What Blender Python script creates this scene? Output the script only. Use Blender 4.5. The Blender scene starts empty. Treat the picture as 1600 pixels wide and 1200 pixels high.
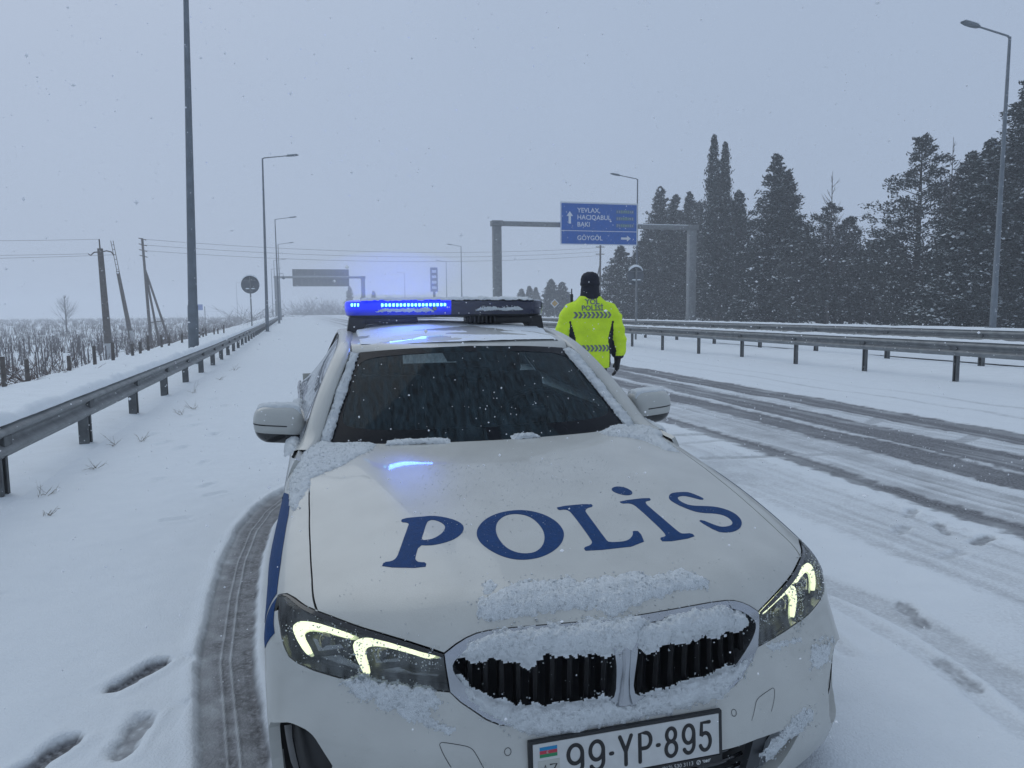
import bpy, bmesh, math, random
import numpy as np
from mathutils import Vector, Matrix, Euler, geometry
from mathutils.bvhtree import BVHTree

random.seed(7)
SC = bpy.context.scene
COL = SC.collection

# ------------------------------------------------------------------ camera
# World frame: X to the right across the road, Y along the road away from us, Z up;
# the origin lies under the parked car's number plate.
CAM_LOC = (-0.7396, -1.6494, 1.5219)
CAM_RIGHT = (0.9655116, -0.2602042, -0.0090065)
CAM_UP = (0.0354434, 0.0970881, 0.9946445)
CAM_FWD = (0.2579362, 0.9606600, -0.1029623)
cam_data = bpy.data.cameras.new('camera')
cam_data.sensor_width = 36.0
cam_data.lens = 36.0 * 1131.86 / 1600.0
cam_data.clip_start = 0.05
cam_data.clip_end = 5000.0
cam = bpy.data.objects.new('camera', cam_data)
COL.objects.link(cam)
r, u_, f_ = Vector(CAM_RIGHT), Vector(CAM_UP), Vector(CAM_FWD)
M3 = Matrix((r, u_, -f_)).transposed()
cam.matrix_world = Matrix.Translation(CAM_LOC) @ M3.to_4x4()
SC.camera = cam

# ------------------------------------------------------------------ sky
SUN_EL, SUN_AZ = math.radians(48), math.radians(-25)     # azimuth from +Y, towards +X
world = bpy.data.worlds.new('World')
SC.world = world
world.use_nodes = True
wt = world.node_tree
wt.nodes.clear()
w_out = wt.nodes.new('ShaderNodeOutputWorld')
w_bg = wt.nodes.new('ShaderNodeBackground')
w_sky = wt.nodes.new('ShaderNodeTexSky')
w_sky.sky_type = 'NISHITA'
w_sky.sun_disc = False
w_sky.sun_elevation = SUN_EL
w_sky.sun_rotation = SUN_AZ
w_sky.dust_density = 4.0
# closed snow cloud: the clear sky shows through it only faintly
w_tc = wt.nodes.new('ShaderNodeTexCoord')
w_sep = wt.nodes.new('ShaderNodeSeparateXYZ')
w_ramp = wt.nodes.new('ShaderNodeValToRGB')
w_ramp.color_ramp.elements[0].position = 0.0
w_ramp.color_ramp.elements[0].color = (0.36, 0.447, 0.600, 1)
w_ramp.color_ramp.elements[1].position = 1.0
w_ramp.color_ramp.elements[1].color = (0.42, 0.503, 0.625, 1)
w_noise = wt.nodes.new('ShaderNodeTexNoise')
w_noise.inputs['Scale'].default_value = 1.6
w_noise.inputs['Detail'].default_value = 4.0
w_mr = wt.nodes.new('ShaderNodeMapRange')
w_mr.inputs['To Min'].default_value = 8.4
w_mr.inputs['To Max'].default_value = 9.6
w_mul = wt.nodes.new('ShaderNodeVectorMath'); w_mul.operation = 'SCALE'
w_mix = wt.nodes.new('ShaderNodeMix'); w_mix.data_type = 'RGBA'
w_mix.inputs['Factor'].default_value = 0.93
wl = wt.links.new
wl(w_tc.outputs['Generated'], w_sep.inputs[0])
wl(w_sep.outputs['Z'], w_ramp.inputs['Fac'])
wl(w_tc.outputs['Generated'], w_noise.inputs['Vector'])
wl(w_noise.outputs['Fac'], w_mr.inputs['Value'])
wl(w_ramp.outputs['Color'], w_mul.inputs[0])
wl(w_mr.outputs['Result'], w_mul.inputs['Scale'])
wl(w_sky.outputs['Color'], w_mix.inputs['A'])
wl(w_mul.outputs['Vector'], w_mix.inputs['B'])
wl(w_mix.outputs['Result'], w_bg.inputs['Color'])
w_bg.inputs['Strength'].default_value = 0.105
wl(w_bg.outputs['Background'], w_out.inputs['Surface'])

# ------------------------------------------------------------------ sun (veiled)
sun_data = bpy.data.lights.new('sun', 'SUN')
sun_data.energy = 0.5
sun_data.angle = math.radians(50)
sun_data.color = (0.95, 1.0, 0.99)
sun = bpy.data.objects.new('sun', sun_data)
COL.objects.link(sun)
sd = Vector((math.sin(SUN_AZ) * math.cos(SUN_EL), math.cos(SUN_AZ) * math.cos(SUN_EL), math.sin(SUN_EL)))
sun.rotation_euler = sd.to_track_quat('Z', 'Y').to_euler()

# ------------------------------------------------------------------ exposure, sampling
SC.view_settings.view_transform = 'Standard'
SC.view_settings.look = 'None'
SC.view_settings.exposure = 0.10
SC.view_settings.gamma = 1.0
SC.view_settings.use_curve_mapping = False
SC.render.engine = 'CYCLES'
SC.cycles.use_denoising = True
SC.cycles.max_bounces = 8
SC.cycles.diffuse_bounces = 3
SC.cycles.glossy_bounces = 3
SC.cycles.transmission_bounces = 6
SC.cycles.transparent_max_bounces = 12
SC.cycles.volume_bounces = 2
SC.cycles.sample_clamp_indirect = 4.0

# ------------------------------------------------------------------ helpers
MATS = {}


def material(name, col, rough=0.6, metal=0.0, noise=0.0, nscale=8.0, bump=0.0, bscale=60.0, coat=0.0,
             emit=None, estr=0.0, spec=0.5, col2=None, sss=0.0, detail=5.0):
    """A procedural principled material: base colour broken up by noise, noise bump."""
    m = bpy.data.materials.new(name)
    m.use_nodes = True
    nt = m.node_tree
    b = nt.nodes['Principled BSDF']
    b.inputs['Base Color'].default_value = (*col, 1)
    b.inputs['Roughness'].default_value = rough
    b.inputs['Metallic'].default_value = metal
    b.inputs['Coat Weight'].default_value = coat
    b.inputs['Specular IOR Level'].default_value = spec
    if emit:
        b.inputs['Emission Color'].default_value = (*emit, 1)
        b.inputs['Emission Strength'].default_value = estr
    if sss:
        b.inputs['Subsurface Weight'].default_value = sss
        b.inputs['Subsurface Radius'].default_value = (0.02, 0.02, 0.025)
        b.inputs['Subsurface Scale'].default_value = 0.3
    tc = None
    if noise or bump or col2:
        tc = nt.nodes.new('ShaderNodeTexCoord')
    if noise or col2:
        n = nt.nodes.new('ShaderNodeTexNoise')
        n.inputs['Scale'].default_value = nscale
        n.inputs['Detail'].default_value = detail
        nt.links.new(tc.outputs['Object'], n.inputs['Vector'])
        rp = nt.nodes.new('ShaderNodeValToRGB')
        c2 = col2 or tuple(max(0.0, c * (1 - noise)) for c in col)
        c1 = col if col2 else tuple(min(1.0, c * (1 + noise * 0.6)) for c in col)
        rp.color_ramp.elements[0].position = 0.32
        rp.color_ramp.elements[1].position = 0.68
        rp.color_ramp.elements[0].color = (*c2, 1)
        rp.color_ramp.elements[1].color = (*c1, 1)
        nt.links.new(n.outputs['Fac'], rp.inputs['Fac'])
        nt.links.new(rp.outputs['Color'], b.inputs['Base Color'])
    if bump:
        n2 = nt.nodes.new('ShaderNodeTexNoise')
        n2.inputs['Scale'].default_value = bscale
        n2.inputs['Detail'].default_value = 3.0
        nt.links.new(tc.outputs['Object'], n2.inputs['Vector'])
        bp = nt.nodes.new('ShaderNodeBump')
        bp.inputs['Strength'].default_value = bump
        bp.inputs['Distance'].default_value = 0.01
        nt.links.new(n2.outputs['Fac'], bp.inputs['Height'])
        nt.links.new(bp.outputs['Normal'], b.inputs['Normal'])
    MATS[name] = m
    return m


def thin_glass(name, tint, fres=1.45, rough=0.02, haze=0.0, hazecol=(0.3, 0.35, 0.4)):
    """A single sheet of clear glass: see-through, with a fresnel gloss and a little film of dirt."""
    m = bpy.data.materials.new(name)
    m.use_nodes = True
    nt = m.node_tree
    nt.nodes.clear()
    out = nt.nodes.new('ShaderNodeOutputMaterial')
    tr = nt.nodes.new('ShaderNodeBsdfTransparent'); tr.inputs['Color'].default_value = (*tint, 1)
    gl = nt.nodes.new('ShaderNodeBsdfGlossy'); gl.inputs['Roughness'].default_value = rough
    fr = nt.nodes.new('ShaderNodeFresnel'); fr.inputs['IOR'].default_value = fres
    mx = nt.nodes.new('ShaderNodeMixShader')
    nt.links.new(fr.outputs[0], mx.inputs[0])
    nt.links.new(tr.outputs[0], mx.inputs[1])
    nt.links.new(gl.outputs[0], mx.inputs[2])
    last = mx
    if haze:
        df = nt.nodes.new('ShaderNodeBsdfDiffuse'); df.inputs['Color'].default_value = (*hazecol, 1)
        tc = nt.nodes.new('ShaderNodeTexCoord')
        mp = nt.nodes.new('ShaderNodeMapping'); mp.inputs['Scale'].default_value = (22, 5, 5)
        nz = nt.nodes.new('ShaderNodeTexNoise'); nz.inputs['Scale'].default_value = 2.5; nz.inputs['Detail'].default_value = 6
        mr = nt.nodes.new('ShaderNodeMapRange')
        mr.inputs['From Min'].default_value = 0.3; mr.inputs['From Max'].default_value = 0.75
        mr.inputs['To Min'].default_value = haze * 0.15; mr.inputs['To Max'].default_value = haze * 2.1
        nt.links.new(tc.outputs['Object'], mp.inputs['Vector'])
        nt.links.new(mp.outputs[0], nz.inputs['Vector'])
        nt.links.new(nz.outputs['Fac'], mr.inputs['Value'])
        m2 = nt.nodes.new('ShaderNodeMixShader')
        nt.links.new(mr.outputs[0], m2.inputs[0])
        nt.links.new(mx.outputs[0], m2.inputs[1])
        nt.links.new(df.outputs[0], m2.inputs[2])
        last = m2
    nt.links.new(last.outputs[0], out.inputs['Surface'])
    MATS[name] = m
    return m


def tag(o, label=None, category=None, group=None, kind=None):
    if label: o['label'] = label
    if category: o['category'] = category
    if group: o['group'] = group
    if kind: o['kind'] = kind
    return o


def link(name, me, mat=None, parent=None):
    o = bpy.data.objects.new(name, me)
    COL.objects.link(o)
    if mat is not None and me is not None:
        for m in (mat if isinstance(mat, (list, tuple)) else [mat]):
            me.materials.append(m)
    if parent is not None:
        o.parent = parent
    return o


def mesh_obj(name, verts, faces, mat=None, parent=None, smooth=False, mats_idx=None, normals=None, sharp=None):
    me = bpy.data.meshes.new(name)
    verts = np.asarray(verts, dtype=float).reshape(-1, 3)
    if isinstance(faces, np.ndarray):
        faces = faces.tolist()
    me.from_pydata(verts.tolist(), [], faces)
    if mats_idx is not None:
        me.polygons.foreach_set('material_index', np.asarray(mats_idx, dtype=np.int32))
    if smooth:
        me.polygons.foreach_set('use_smooth', np.ones(len(me.polygons), dtype=bool))
        if sharp is not None:
            me.set_sharp_from_angle(angle=math.radians(sharp))
    me.update()
    if normals is not None:
        me.normals_split_custom_set_from_vertices(np.asarray(normals).tolist())
    return link(name, me, mat, parent)


def empty(name, loc=(0, 0, 0), rz=0.0):
    o = bpy.data.objects.new(name, None)
    COL.objects.link(o)
    o.location = loc
    o.rotation_euler = (0, 0, rz)
    o.empty_display_size = 0.2
    return o


class MB:
    """Collects boxes, tubes and rings into one mesh."""
    def __init__(self):
        self.v = []; self.f = []; self.m = []

    def add(self, verts, faces, mi=0):
        n = len(self.v)
        self.v += [tuple(p) for p in verts]
        for fc in faces:
            self.f.append([i + n for i in fc]); self.m.append(mi)
        return self

    def box(self, c, s, rot=None, mi=0, bevel=0.0):
        hx, hy, hz = s[0] / 2, s[1] / 2, s[2] / 2
        if bevel <= 0:
            p = [(x, y, z) for z in (-hz, hz) for y in (-hy, hy) for x in (-hx, hx)]
            q = [(0, 2, 3, 1), (4, 5, 7, 6), (0, 1, 5, 4), (2, 6, 7, 3), (0, 4, 6, 2), (1, 3, 7, 5)]
        else:
            b = min(bevel, hx * .99, hy * .99, hz * .99)
            bm = bmesh.new()
            bmesh.ops.create_cube(bm, size=1.0)
            for v in bm.verts: v.co = Vector((v.co.x * s[0], v.co.y * s[1], v.co.z * s[2]))
            bmesh.ops.bevel(bm, geom=list(bm.edges), offset=b, segments=2, affect='EDGES', profile=0.5)
            bm.verts.index_update()
            p = [tuple(v.co) for v in bm.verts]
            q = [[v.index for v in fc.verts] for fc in bm.faces]
            bm.free()
        if rot is not None:
            R = rot if isinstance(rot, Matrix) else Euler(rot).to_matrix()
            p = [R @ Vector(a) for a in p]
        return self.add([(a[0] + c[0], a[1] + c[1], a[2] + c[2]) for a in p], q, mi)

    def tube(self, pts, rad, n=8, mi=0, cap=True):
        pts = [Vector(p) for p in pts]
        if not isinstance(rad, (list, tuple)): rad = [rad] * len(pts)
        rings = []; prev = None
        for i, p in enumerate(pts):
            d = (pts[min(i + 1, len(pts) - 1)] - pts[max(i - 1, 0)]).normalized()
            if prev is None:
                a = d.orthogonal().normalized()
            else:
                a = (prev - d * prev.dot(d)).normalized()
            prev = a
            b = d.cross(a)
            rings.append([p + (a * math.cos(2 * math.pi * k / n) + b * math.sin(2 * math.pi * k / n)) * rad[i] for k in range(n)])
        v = [q for rg in rings for q in rg]
        f = []
        for i in range(len(pts) - 1):
            for k in range(n):
                k2 = (k + 1) % n
                f.append((i * n + k, i * n + k2, (i + 1) * n + k2, (i + 1) * n + k))
        if cap:
            f.append(list(range(n))[::-1]); f.append([(len(pts) - 1) * n + k for k in range(n)])
        return self.add(v, f, mi)

    def lathe(self, prof, c=(0, 0, 0), n=24, axis='Z', mi=0):
        v = []
        for (rr, h) in prof:
            for k in range(n):
                a = 2 * math.pi * k / n
                x, y = rr * math.cos(a), rr * math.sin(a)
                if axis == 'Z': q = (x, y, h)
                elif axis == 'Y': q = (x, h, y)
                else: q = (h, x, y)
                v.append((q[0] + c[0], q[1] + c[1], q[2] + c[2]))
        f = []
        for i in range(len(prof) - 1):
            for k in range(n):
                k2 = (k + 1) % n
                f.append((i * n + k, i * n + k2, (i + 1) * n + k2, (i + 1) * n + k))
        return self.add(v, f, mi)

    def build(self, name, mat, parent=None, smooth=False, sharp=35):
        return mesh_obj(name, self.v, self.f, mat, parent, smooth, self.m, sharp=sharp if smooth else None)


def prism(poly, h0, h1, frame=None):
    """Extrude a 2-D polygon; frame maps (x, y, h) to 3-D."""
    frame = frame or (lambda x, y, h: (x, y, h))
    n = len(poly)
    v = [frame(x, y, h0) for x, y in poly] + [frame(x, y, h1) for x, y in poly]
    f = [list(range(n))[::-1], list(range(n, 2 * n))]
    f += [(i, (i + 1) % n, n + (i + 1) % n, n + i) for i in range(n)]
    return v, f


def copy_tree(o, parent=None):
    c = o.copy()
    COL.objects.link(c)
    c.parent = parent
    for ch in list(o.children):
        copy_tree(ch, c)
    return c


def vnoise(p, scale=1.0, octaves=3, seed=0):
    """Smooth value noise in 0..1 for an (n, d) array, d = 2 or 3."""
    p = np.asarray(p, dtype=float) * scale
    d = p.shape[1]
    tot = np.zeros(len(p)); amp = 1.0; norm = 0.0
    for o in range(octaves):
        q = p * (2 ** o) + 17.3 * o + seed * 5.71
        i = np.floor(q).astype(np.int64); fr = q - i
        fr = fr * fr * (3 - 2 * fr)
        val = np.zeros(len(p))
        for c in range(2 ** d):
            w = np.ones(len(p)); h = np.full(len(p), seed * 1013 + o * 7919, dtype=np.int64)
            for k in range(d):
                bit = (c >> k) & 1
                w = w * (fr[:, k] if bit else 1 - fr[:, k])
                h = h * 1664525 + (i[:, k] + bit) * (374761393 if k == 0 else 668265263 if k == 1 else 2147483647)
                h = (h ^ (h >> 13)) * 1274126177
                h = h & 0x7fffffff
            h = (h ^ (h >> 16)) & 0xffff
            val += w * (h / 65535.0)
        tot += amp * val; norm += amp; amp *= 0.5
    return tot / norm


def pip(pts, poly):
    """Points-in-polygon for numpy arrays."""
    x, y = pts[:, 0], pts[:, 1]
    ins = np.zeros(len(pts), dtype=bool)
    n = len(poly); j = n - 1
    for i in range(n):
        xi, yi = poly[i]; xj, yj = poly[j]
        c = ((yi > y) != (yj > y)) & (x < (xj - xi) * (y - yi) / (yj - yi + 1e-15) + xi)
        ins ^= c; j = i
    return ins


def seg_dist(pts, poly):
    """Distance of points to a closed polyline."""
    d = np.full(len(pts), 1e9)
    n = len(poly)
    for i in range(n):
        a = np.asarray(poly[i]); b = np.asarray(poly[(i + 1) % n]); ab = b - a
        t = np.clip(((pts - a) @ ab) / (ab @ ab + 1e-15), 0, 1)
        d = np.minimum(d, np.linalg.norm(pts - (a + t[:, None] * ab), axis=1))
    return d


def resample(poly, step, closed=True, smooth=0):
    """Resample a polyline (list of n-D points) to about the given step."""
    P = [np.asarray(p, dtype=float) for p in poly]
    if closed: P = P + [P[0]]
    for _ in range(smooth):                       # corner cutting
        Q = []
        for a, b in zip(P[:-1], P[1:]):
            Q += [a * .75 + b * .25, a * .25 + b * .75]
        if closed: Q.append(Q[0])
        else: Q = [P[0]] + Q + [P[-1]]
        P = Q
    out = []
    for a, b in zip(P[:-1], P[1:]):
        n = max(1, int(math.ceil(np.linalg.norm(b - a) / step)))
        for k in range(n): out.append(a + (b - a) * k / n)
    if not closed: out.append(P[-1])
    return np.array(out)


def text_mesh(body, size, name='text', align='CENTER', bold=0.0, extrude=0.0):
    """Letter outlines in the built-in font as a mesh in the XY plane."""
    cu = bpy.data.curves.new(name, 'FONT')
    cu.body = body; cu.size = size; cu.align_x = align; cu.align_y = 'CENTER'
    cu.offset = bold; cu.extrude = extrude; cu.resolution_u = 3
    ob = bpy.data.objects.new(name, cu); COL.objects.link(ob)
    dg = bpy.context.evaluated_depsgraph_get()
    me = bpy.data.meshes.new_from_object(ob.evaluated_get(dg))
    bpy.data.objects.remove(ob); bpy.data.curves.remove(cu)
    me.materials.clear()
    me.name = name
    return me


# ------------------------------------------------------------------ shared materials
SNOW = material('snow', (0.785, 0.825, 0.855), rough=0.75, noise=0.04, nscale=3.0, bump=0.35, bscale=90.0, spec=0.2)
SNOW_FINE = material('snow_clumps', (0.81, 0.855, 0.875), rough=0.8, noise=0.05, nscale=30.0, bump=0.9, bscale=320.0, spec=0.2)
STEEL = material('galvanised_steel', (0.23, 0.24, 0.245), rough=0.55, metal=0.3, noise=0.25, nscale=6.0, bump=0.06, bscale=40)
POST_STEEL = material('weathered_steel', (0.12, 0.128, 0.132), rough=0.6, metal=0.4, noise=0.35, nscale=9.0)
LAMP_STEEL = material('lamp_column_steel', (0.15, 0.175, 0.20), rough=0.55, metal=0.4, noise=0.2, nscale=3.0)
BLACK = material('black_plastic', (0.012, 0.013, 0.015), rough=0.45, noise=0.2, nscale=40)
BLACK_GLOSS = material('gloss_black', (0.008, 0.009, 0.011), rough=0.12, coat=0.5)

# ================================================================== THE PLACE: ground, roads
def bend(y):
    """The highway swings gently to the left further on: sideways shift at distance y."""
    return np.interp(y, [-60, 0, 20, 47, 100, 160, 227, 400, 900, 3000], [.1, 0, -.35, -1.15, -2.8, -4.8, -6.7, -15, -50, -250])


def terrain(xr, y):
    """Height over road-relative x and distance y."""
    z = np.interp(xr, [-3000, -60, -11.5, -9.5, -7.2, -6.4, -3.2, -3.0, 11.3, 11.5, 13.2, 14.6, 15.2, 15.4, 27.0, 27.3, 28.8, 31.5, 60, 3000],
                  [-1.9, -1.8, -1.8, -1.1, -.10, .0, .01, -.03, -.03, .02, .08, .10, .10, .05, .05, .42, .50, -.1, -.1, -.1])
    p = np.stack([xr, y], 1)
    n1 = vnoise(p, .35, 3, 11) - .5
    n2 = vnoise(p, 1.7, 3, 12) - .5
    off = np.where((xr < -3.25) | (xr > 11.55), 1.0, 0.0) * np.where((xr > 15.2) & (xr < 27.2), 0.0, 1.0)
    return z + off * (n1 * .14 + n2 * .05)


def sheet(name, xs, ys, hfun, mat, attr=None):
    xs = np.asarray(xs); ys = np.asarray(ys)
    gx, gy = np.meshgrid(xs, ys)
    xr, y = gx.ravel(), gy.ravel()
    z = hfun(xr, y)
    bare = None
    if isinstance(z, tuple): z, bare = z
    V = np.stack([xr + bend(y), y, z], 1)
    nx, ny = len(xs), len(ys)
    idx = np.arange(nx * ny).reshape(ny, nx)
    F = np.stack([idx[:-1, :-1].ravel(), idx[:-1, 1:].ravel(), idx[1:, 1:].ravel(), idx[1:, :-1].ravel()], 1)
    me = bpy.data.meshes.new(name)
    me.vertices.add(len(V)); me.vertices.foreach_set('co', V.ravel())
    me.loops.add(F.size); me.loops.foreach_set('vertex_index', F.ravel().astype(np.int32))
    me.polygons.add(len(F)); me.polygons.foreach_set('loop_start', np.arange(0, F.size, 4, dtype=np.int32))
    me.polygons.foreach_set('use_smooth', np.ones(len(F), dtype=bool))
    me.update(calc_edges=True)
    if bare is not None:
        a = me.attributes.new('bare', 'FLOAT', 'POINT'); a.data.foreach_set('value', bare.astype(np.float32))
    o = link(name, me, mat)
    return tag(o, kind='structure')


def spaced(a, b, s0, s1):
    """Positions from a to b whose step grows from s0 to s1."""
    out = [a]; n = 0
    while out[-1] < b:
        t = (out[-1] - a) / (b - a)
        out.append(out[-1] + s0 * (s1 / s0) ** t)
    out[-1] = b
    return out


# snow on land
gx_ = sorted(set([round(v, 3) for v in
      list(-np.array(spaced(12, 2500, .8, 400))) + list(np.arange(-12, -3.0, .22)) + [-3.0, -2.5, 11.0, 11.3] + list(np.arange(11.4, 15.4, .25))
      + list(np.arange(15.5, 27, 2)) + list(np.arange(27.2, 36, .4)) + spaced(36, 2500, 1, 400)]))
gy_ = [-40, -25, -14] + spaced(-8, 40, .2, .45) + spaced(40.5, 250, .6, 8)[0:] + spaced(262, 3500, 14, 500)
sheet('ground', gx_, gy_, terrain, SNOW)

# carriageway: packed snow with tyre tracks worn through to wet asphalt
TRK = [  # x at y=3.5, x at y=15, half width, strength, streakiness
    (3.82, 4.01, .135, .80, .35), (4.42, 4.60, .34, .26, .7), (5.04, 5.34, .27, .86, .35), (5.68, 6.22, .34, .82, .4),
    (6.89, 6.94, .35, .80, .4), (6.28, 6.52, .22, .30, 1.0), (3.05, 3.25, .42, .26, .5), (8.35, 8.4, .07, .25, .8), (9.15, 9.2, .10, .20, .9), (7.75, 7.8, .08, .12, 1.0),
    (10.1, 10.1, .07, .12, 1.0)]
PATHS = [  # polylines on the road: points, half width, strength, depth
    ([(-.60, 5.1), (-.80, 4.75), (-.96, 4.42), (-1.07, 4.05), (-1.145, 3.55), (-1.175, 2.9), (-1.170, 2.3), (-1.140, 1.55), (-1.055, .9), (-.99, .4), (-.91, -.2), (-.76, -1.3)], .115, 1.0, .028),
    ([(3.04, 4.72), (4.0, 4.50), (4.75, 4.37)], .07, .5, .008), ([(3.2, 6.0), (4.0, 5.9), (4.73, 5.77)], .08, .45, .008),
    ([(5.83, 4.57), (6.2, 4.68), (6.58, 4.86)], .09, .55, .008), ([(5.79, 5.92), (6.3, 6.12), (6.67, 6.35)], .09, .5, .008),
    ([(5.59, 7.36), (6.75, 7.31)], .09, .4, .006), ([(2.95, 5.41), (3.82, 5.53)], .06, .4, .006), ([(3.3, 7.0), (4.9, 6.75)], .08, .35, .006), ([(3.4, 8.4), (5.2, 8.2)], .09, .35, .006),
    ([(1.15, 2.35), (1.55, 2.05), (1.88, 1.60), (1.96, 1.25), (1.95, .85), (1.88, .45), (1.7, -.2)], .10, .38, .014),
    ([(1.45, 2.10), (1.72, 1.65), (1.76, 1.25), (1.74, .80), (1.62, .2)], .05, .26, .010)]
FEET = [  # x, y, heading, length, bare, depth
    (-1.47, 1.49, .62, .30, 1.0, .035), (-1.40, 1.035, .15, .29, .5, .025), (-1.655, .97, .5, .28, .95, .035),
    (1.735, .60, .25, .29, .45, .015), (2.03, 1.12, .35, .29, .5, .015), (3.36, 1.92, 1.2, .28, .55, .02), (3.33, 2.20, .5, .28, .5, .02), (3.42, 2.55, .9, .28, .4, .02),
    (3.05, 2.25, 1.0, .26, .4, .02), (2.95, 1.75, 1.3, .28, .35, .015), (1.45, .95, .2, .28, .2, .012),
    (-2.05, 5.3, .1, .22, .10, .02), (-1.75, 6.0, .1, .22, .08, .02), (-2.1, 6.9, .3, .28, .12, .03), (-1.85, 7.7, .1, .28, .10, .03), (-2.2, 8.6, .0, .28, .1, .03), (-2.35, 7.3, .5, .28, .12, .03),
    (-2.4, 9.6, .1, .28, .1, .03), (-1.6, 5.0, .4, .22, .08, .02), (-2.0, 10.6, 0, .28, .1, .03), (-2.3, 11.6, .1, .28, .1, .03), (-1.7, 3.9, 1.3, .22, .06, .012), (-1.5, 4.6, .9, .22, .08, .015), (-2.6, 8.0, .2, .28, .1, .03),
    (-1.9, 12.6, .1, .28, .1, .03), (-2.2, 13.8, .1, .28, .1, .03), (-2.5, 2.6, 1.0, .3, .05, .015)]


def poly_dist(p, line):
    d = np.full(len(p), 1e9); sside = np.zeros(len(p))
    for a, b in zip(line[:-1], line[1:]):
        a = np.asarray(a); b = np.asarray(b); ab = b - a
        t = np.clip(((p - a) @ ab) / (ab @ ab), 0, 1)
        q = p - (a + t[:, None] * ab); dd = np.linalg.norm(q, axis=1)
        sg = np.sign(ab[0] * q[:, 1] - ab[1] * q[:, 0])
        m = dd < d
        d = np.where(m, dd, d); sside = np.where(m, dd * sg, sside)
    return d, sside


def road_height(xr, y):
    p = np.stack([xr, y], 1)
    streak = vnoise(np.stack([xr * 14, y * .22], 1), 1.0, 3, 5)
    blot = vnoise(p, 2.2, 3, 6); fine = vnoise(p, 16, 2, 7); wob = (vnoise(np.stack([y * .25, xr * 0 + 3], 1), 1.0, 2, 8) - .5) * .12
    bare = np.zeros(len(p)); z = np.zeros(len(p))
    for (x0, x1, hw, st, sk) in TRK:
        yy = np.clip(y, -2, 22)
        xc = x0 + (x1 - x0) * (yy - 3.5) / 11.5 + wob
        m = np.clip((hw - np.abs(xr - xc)) / .11 + .5 + (fine - .5) * 1.2, 0, 1)
        v = m * st * (1 - sk * .75 + sk * 1.1 * np.clip((streak - .35) * 2.5, 0, 1)) * (.75 + .5 * blot)
        bare = np.maximum(bare, v)
    lane = np.clip((xr - 3.5) / .4, 0, 1) * np.clip((7.4 - xr) / .4, 0, 1)                 # thin churned snow between the wheel tracks
    bare = np.maximum(bare, lane * (.20 + .30 * np.clip((streak - .3) * 1.8, 0, 1)) * (.6 + .8 * blot))
    side = np.clip((xr - 1.6) / .8, 0, 1) * np.clip((3.9 - xr) / .5, 0, 1)
    bare = np.maximum(bare, side * .30 * np.clip((vnoise(p, .9, 3, 19) - .45) * 4, 0, 1))
    bare *= np.clip(1 - np.clip(y - 60, 0, None) / 160, .35, 1)
    z -= .018 * np.clip(bare, 0, 1)
    near = (y < 12) & (y > -4)
    pn_ = p[near]
    bn, zn = bare[near].copy(), z[near].copy()
    for (ln, hw, st, dep) in PATHS:
        d, sg = poly_dist(pn_, ln)
        k = d < hw + .15
        if not k.any(): continue
        f_ = fine[near][k]
        m = np.clip((hw - d[k]) / .03 + .5 + (f_ - .5) * .45, 0, 1)
        ridges = np.zeros(k.sum())
        if st > .9:                                   # tread lines left by the tyre
            for r0, ra in ((-.06, .3), (-.022, .75), (.018, .85), (.052, .25)): ridges = np.maximum(ridges, ra * np.exp(-((sg[k] - r0) / .0060) ** 2) * np.clip((vnoise(pn_[k], 1.1, 2, 21) - .18) * 4, 0, 1))
            ridges = np.maximum(ridges, .55 * np.clip((-sg[k] - .02) / .1, 0, 1) + .3 * vnoise(np.stack([sg[k] * 40, pn_[k][:, 1] * 1.2], 1), 1.0, 2, 22))
        bn[k] = np.maximum(bn[k], m * st * (.70 + .35 * (f_ - .3)) * np.clip(1 - .6 * ridges, .25, 1))
        zn[k] = np.minimum(zn[k], -dep * m * (1 - .35 * ridges) - .004 * m * f_)
        zn[k] += .010 * np.exp(-((d[k] - hw - .03) / .03) ** 2) * (st > .6)
    for (fx_, fy_, hd, ln, br, dep) in FEET:
        c, s_ = math.cos(hd), math.sin(hd)
        q = pn_ - np.array([fx_, fy_])
        a = q[:, 0] * s_ + q[:, 1] * c; b = q[:, 0] * c - q[:, 1] * s_
        t = a / (ln / 2)
        w = .052 * (1 - .28 * np.exp(-((t + .15) / .28) ** 2)) * np.clip(1 - np.abs(t) ** 4, 0, 1) ** .5 + 1e-4
        k = (np.abs(t) < 1.35) & (np.abs(b) < .14)
        if not k.any(): continue
        m = np.clip((1 - np.abs(b[k]) / w[k]) * 3.0 + (fine[near][k] - .5) * 1.2, 0, 1) * (np.abs(t[k]) < 1)
        tread = .55 + .8 * vnoise(pn_[k], 45, 2, 23)
        bn[k] = np.maximum(bn[k], m * br * np.where(br > .3, .85 * tread + .15, 1))
        zn[k] = np.minimum(zn[k], -dep * m + .004 * tread * m)
        zn[k] += .006 * np.exp(-((np.abs(b[k]) - .07) / .02) ** 2) * (np.abs(t[k]) < 1.1)
    bare[near] = bn; z[near] = zn
    z += .035 + (vnoise(p, .8, 3, 9) - .5) * .045 + (vnoise(p, 5.0, 3, 14) - .5) * .008 + (fine - .5) * .004 + (vnoise(np.stack([xr * 3, y * .9], 1), 1.5, 2, 10) - .5) * .01
    return z, np.clip(bare, 0, 1)


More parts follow.
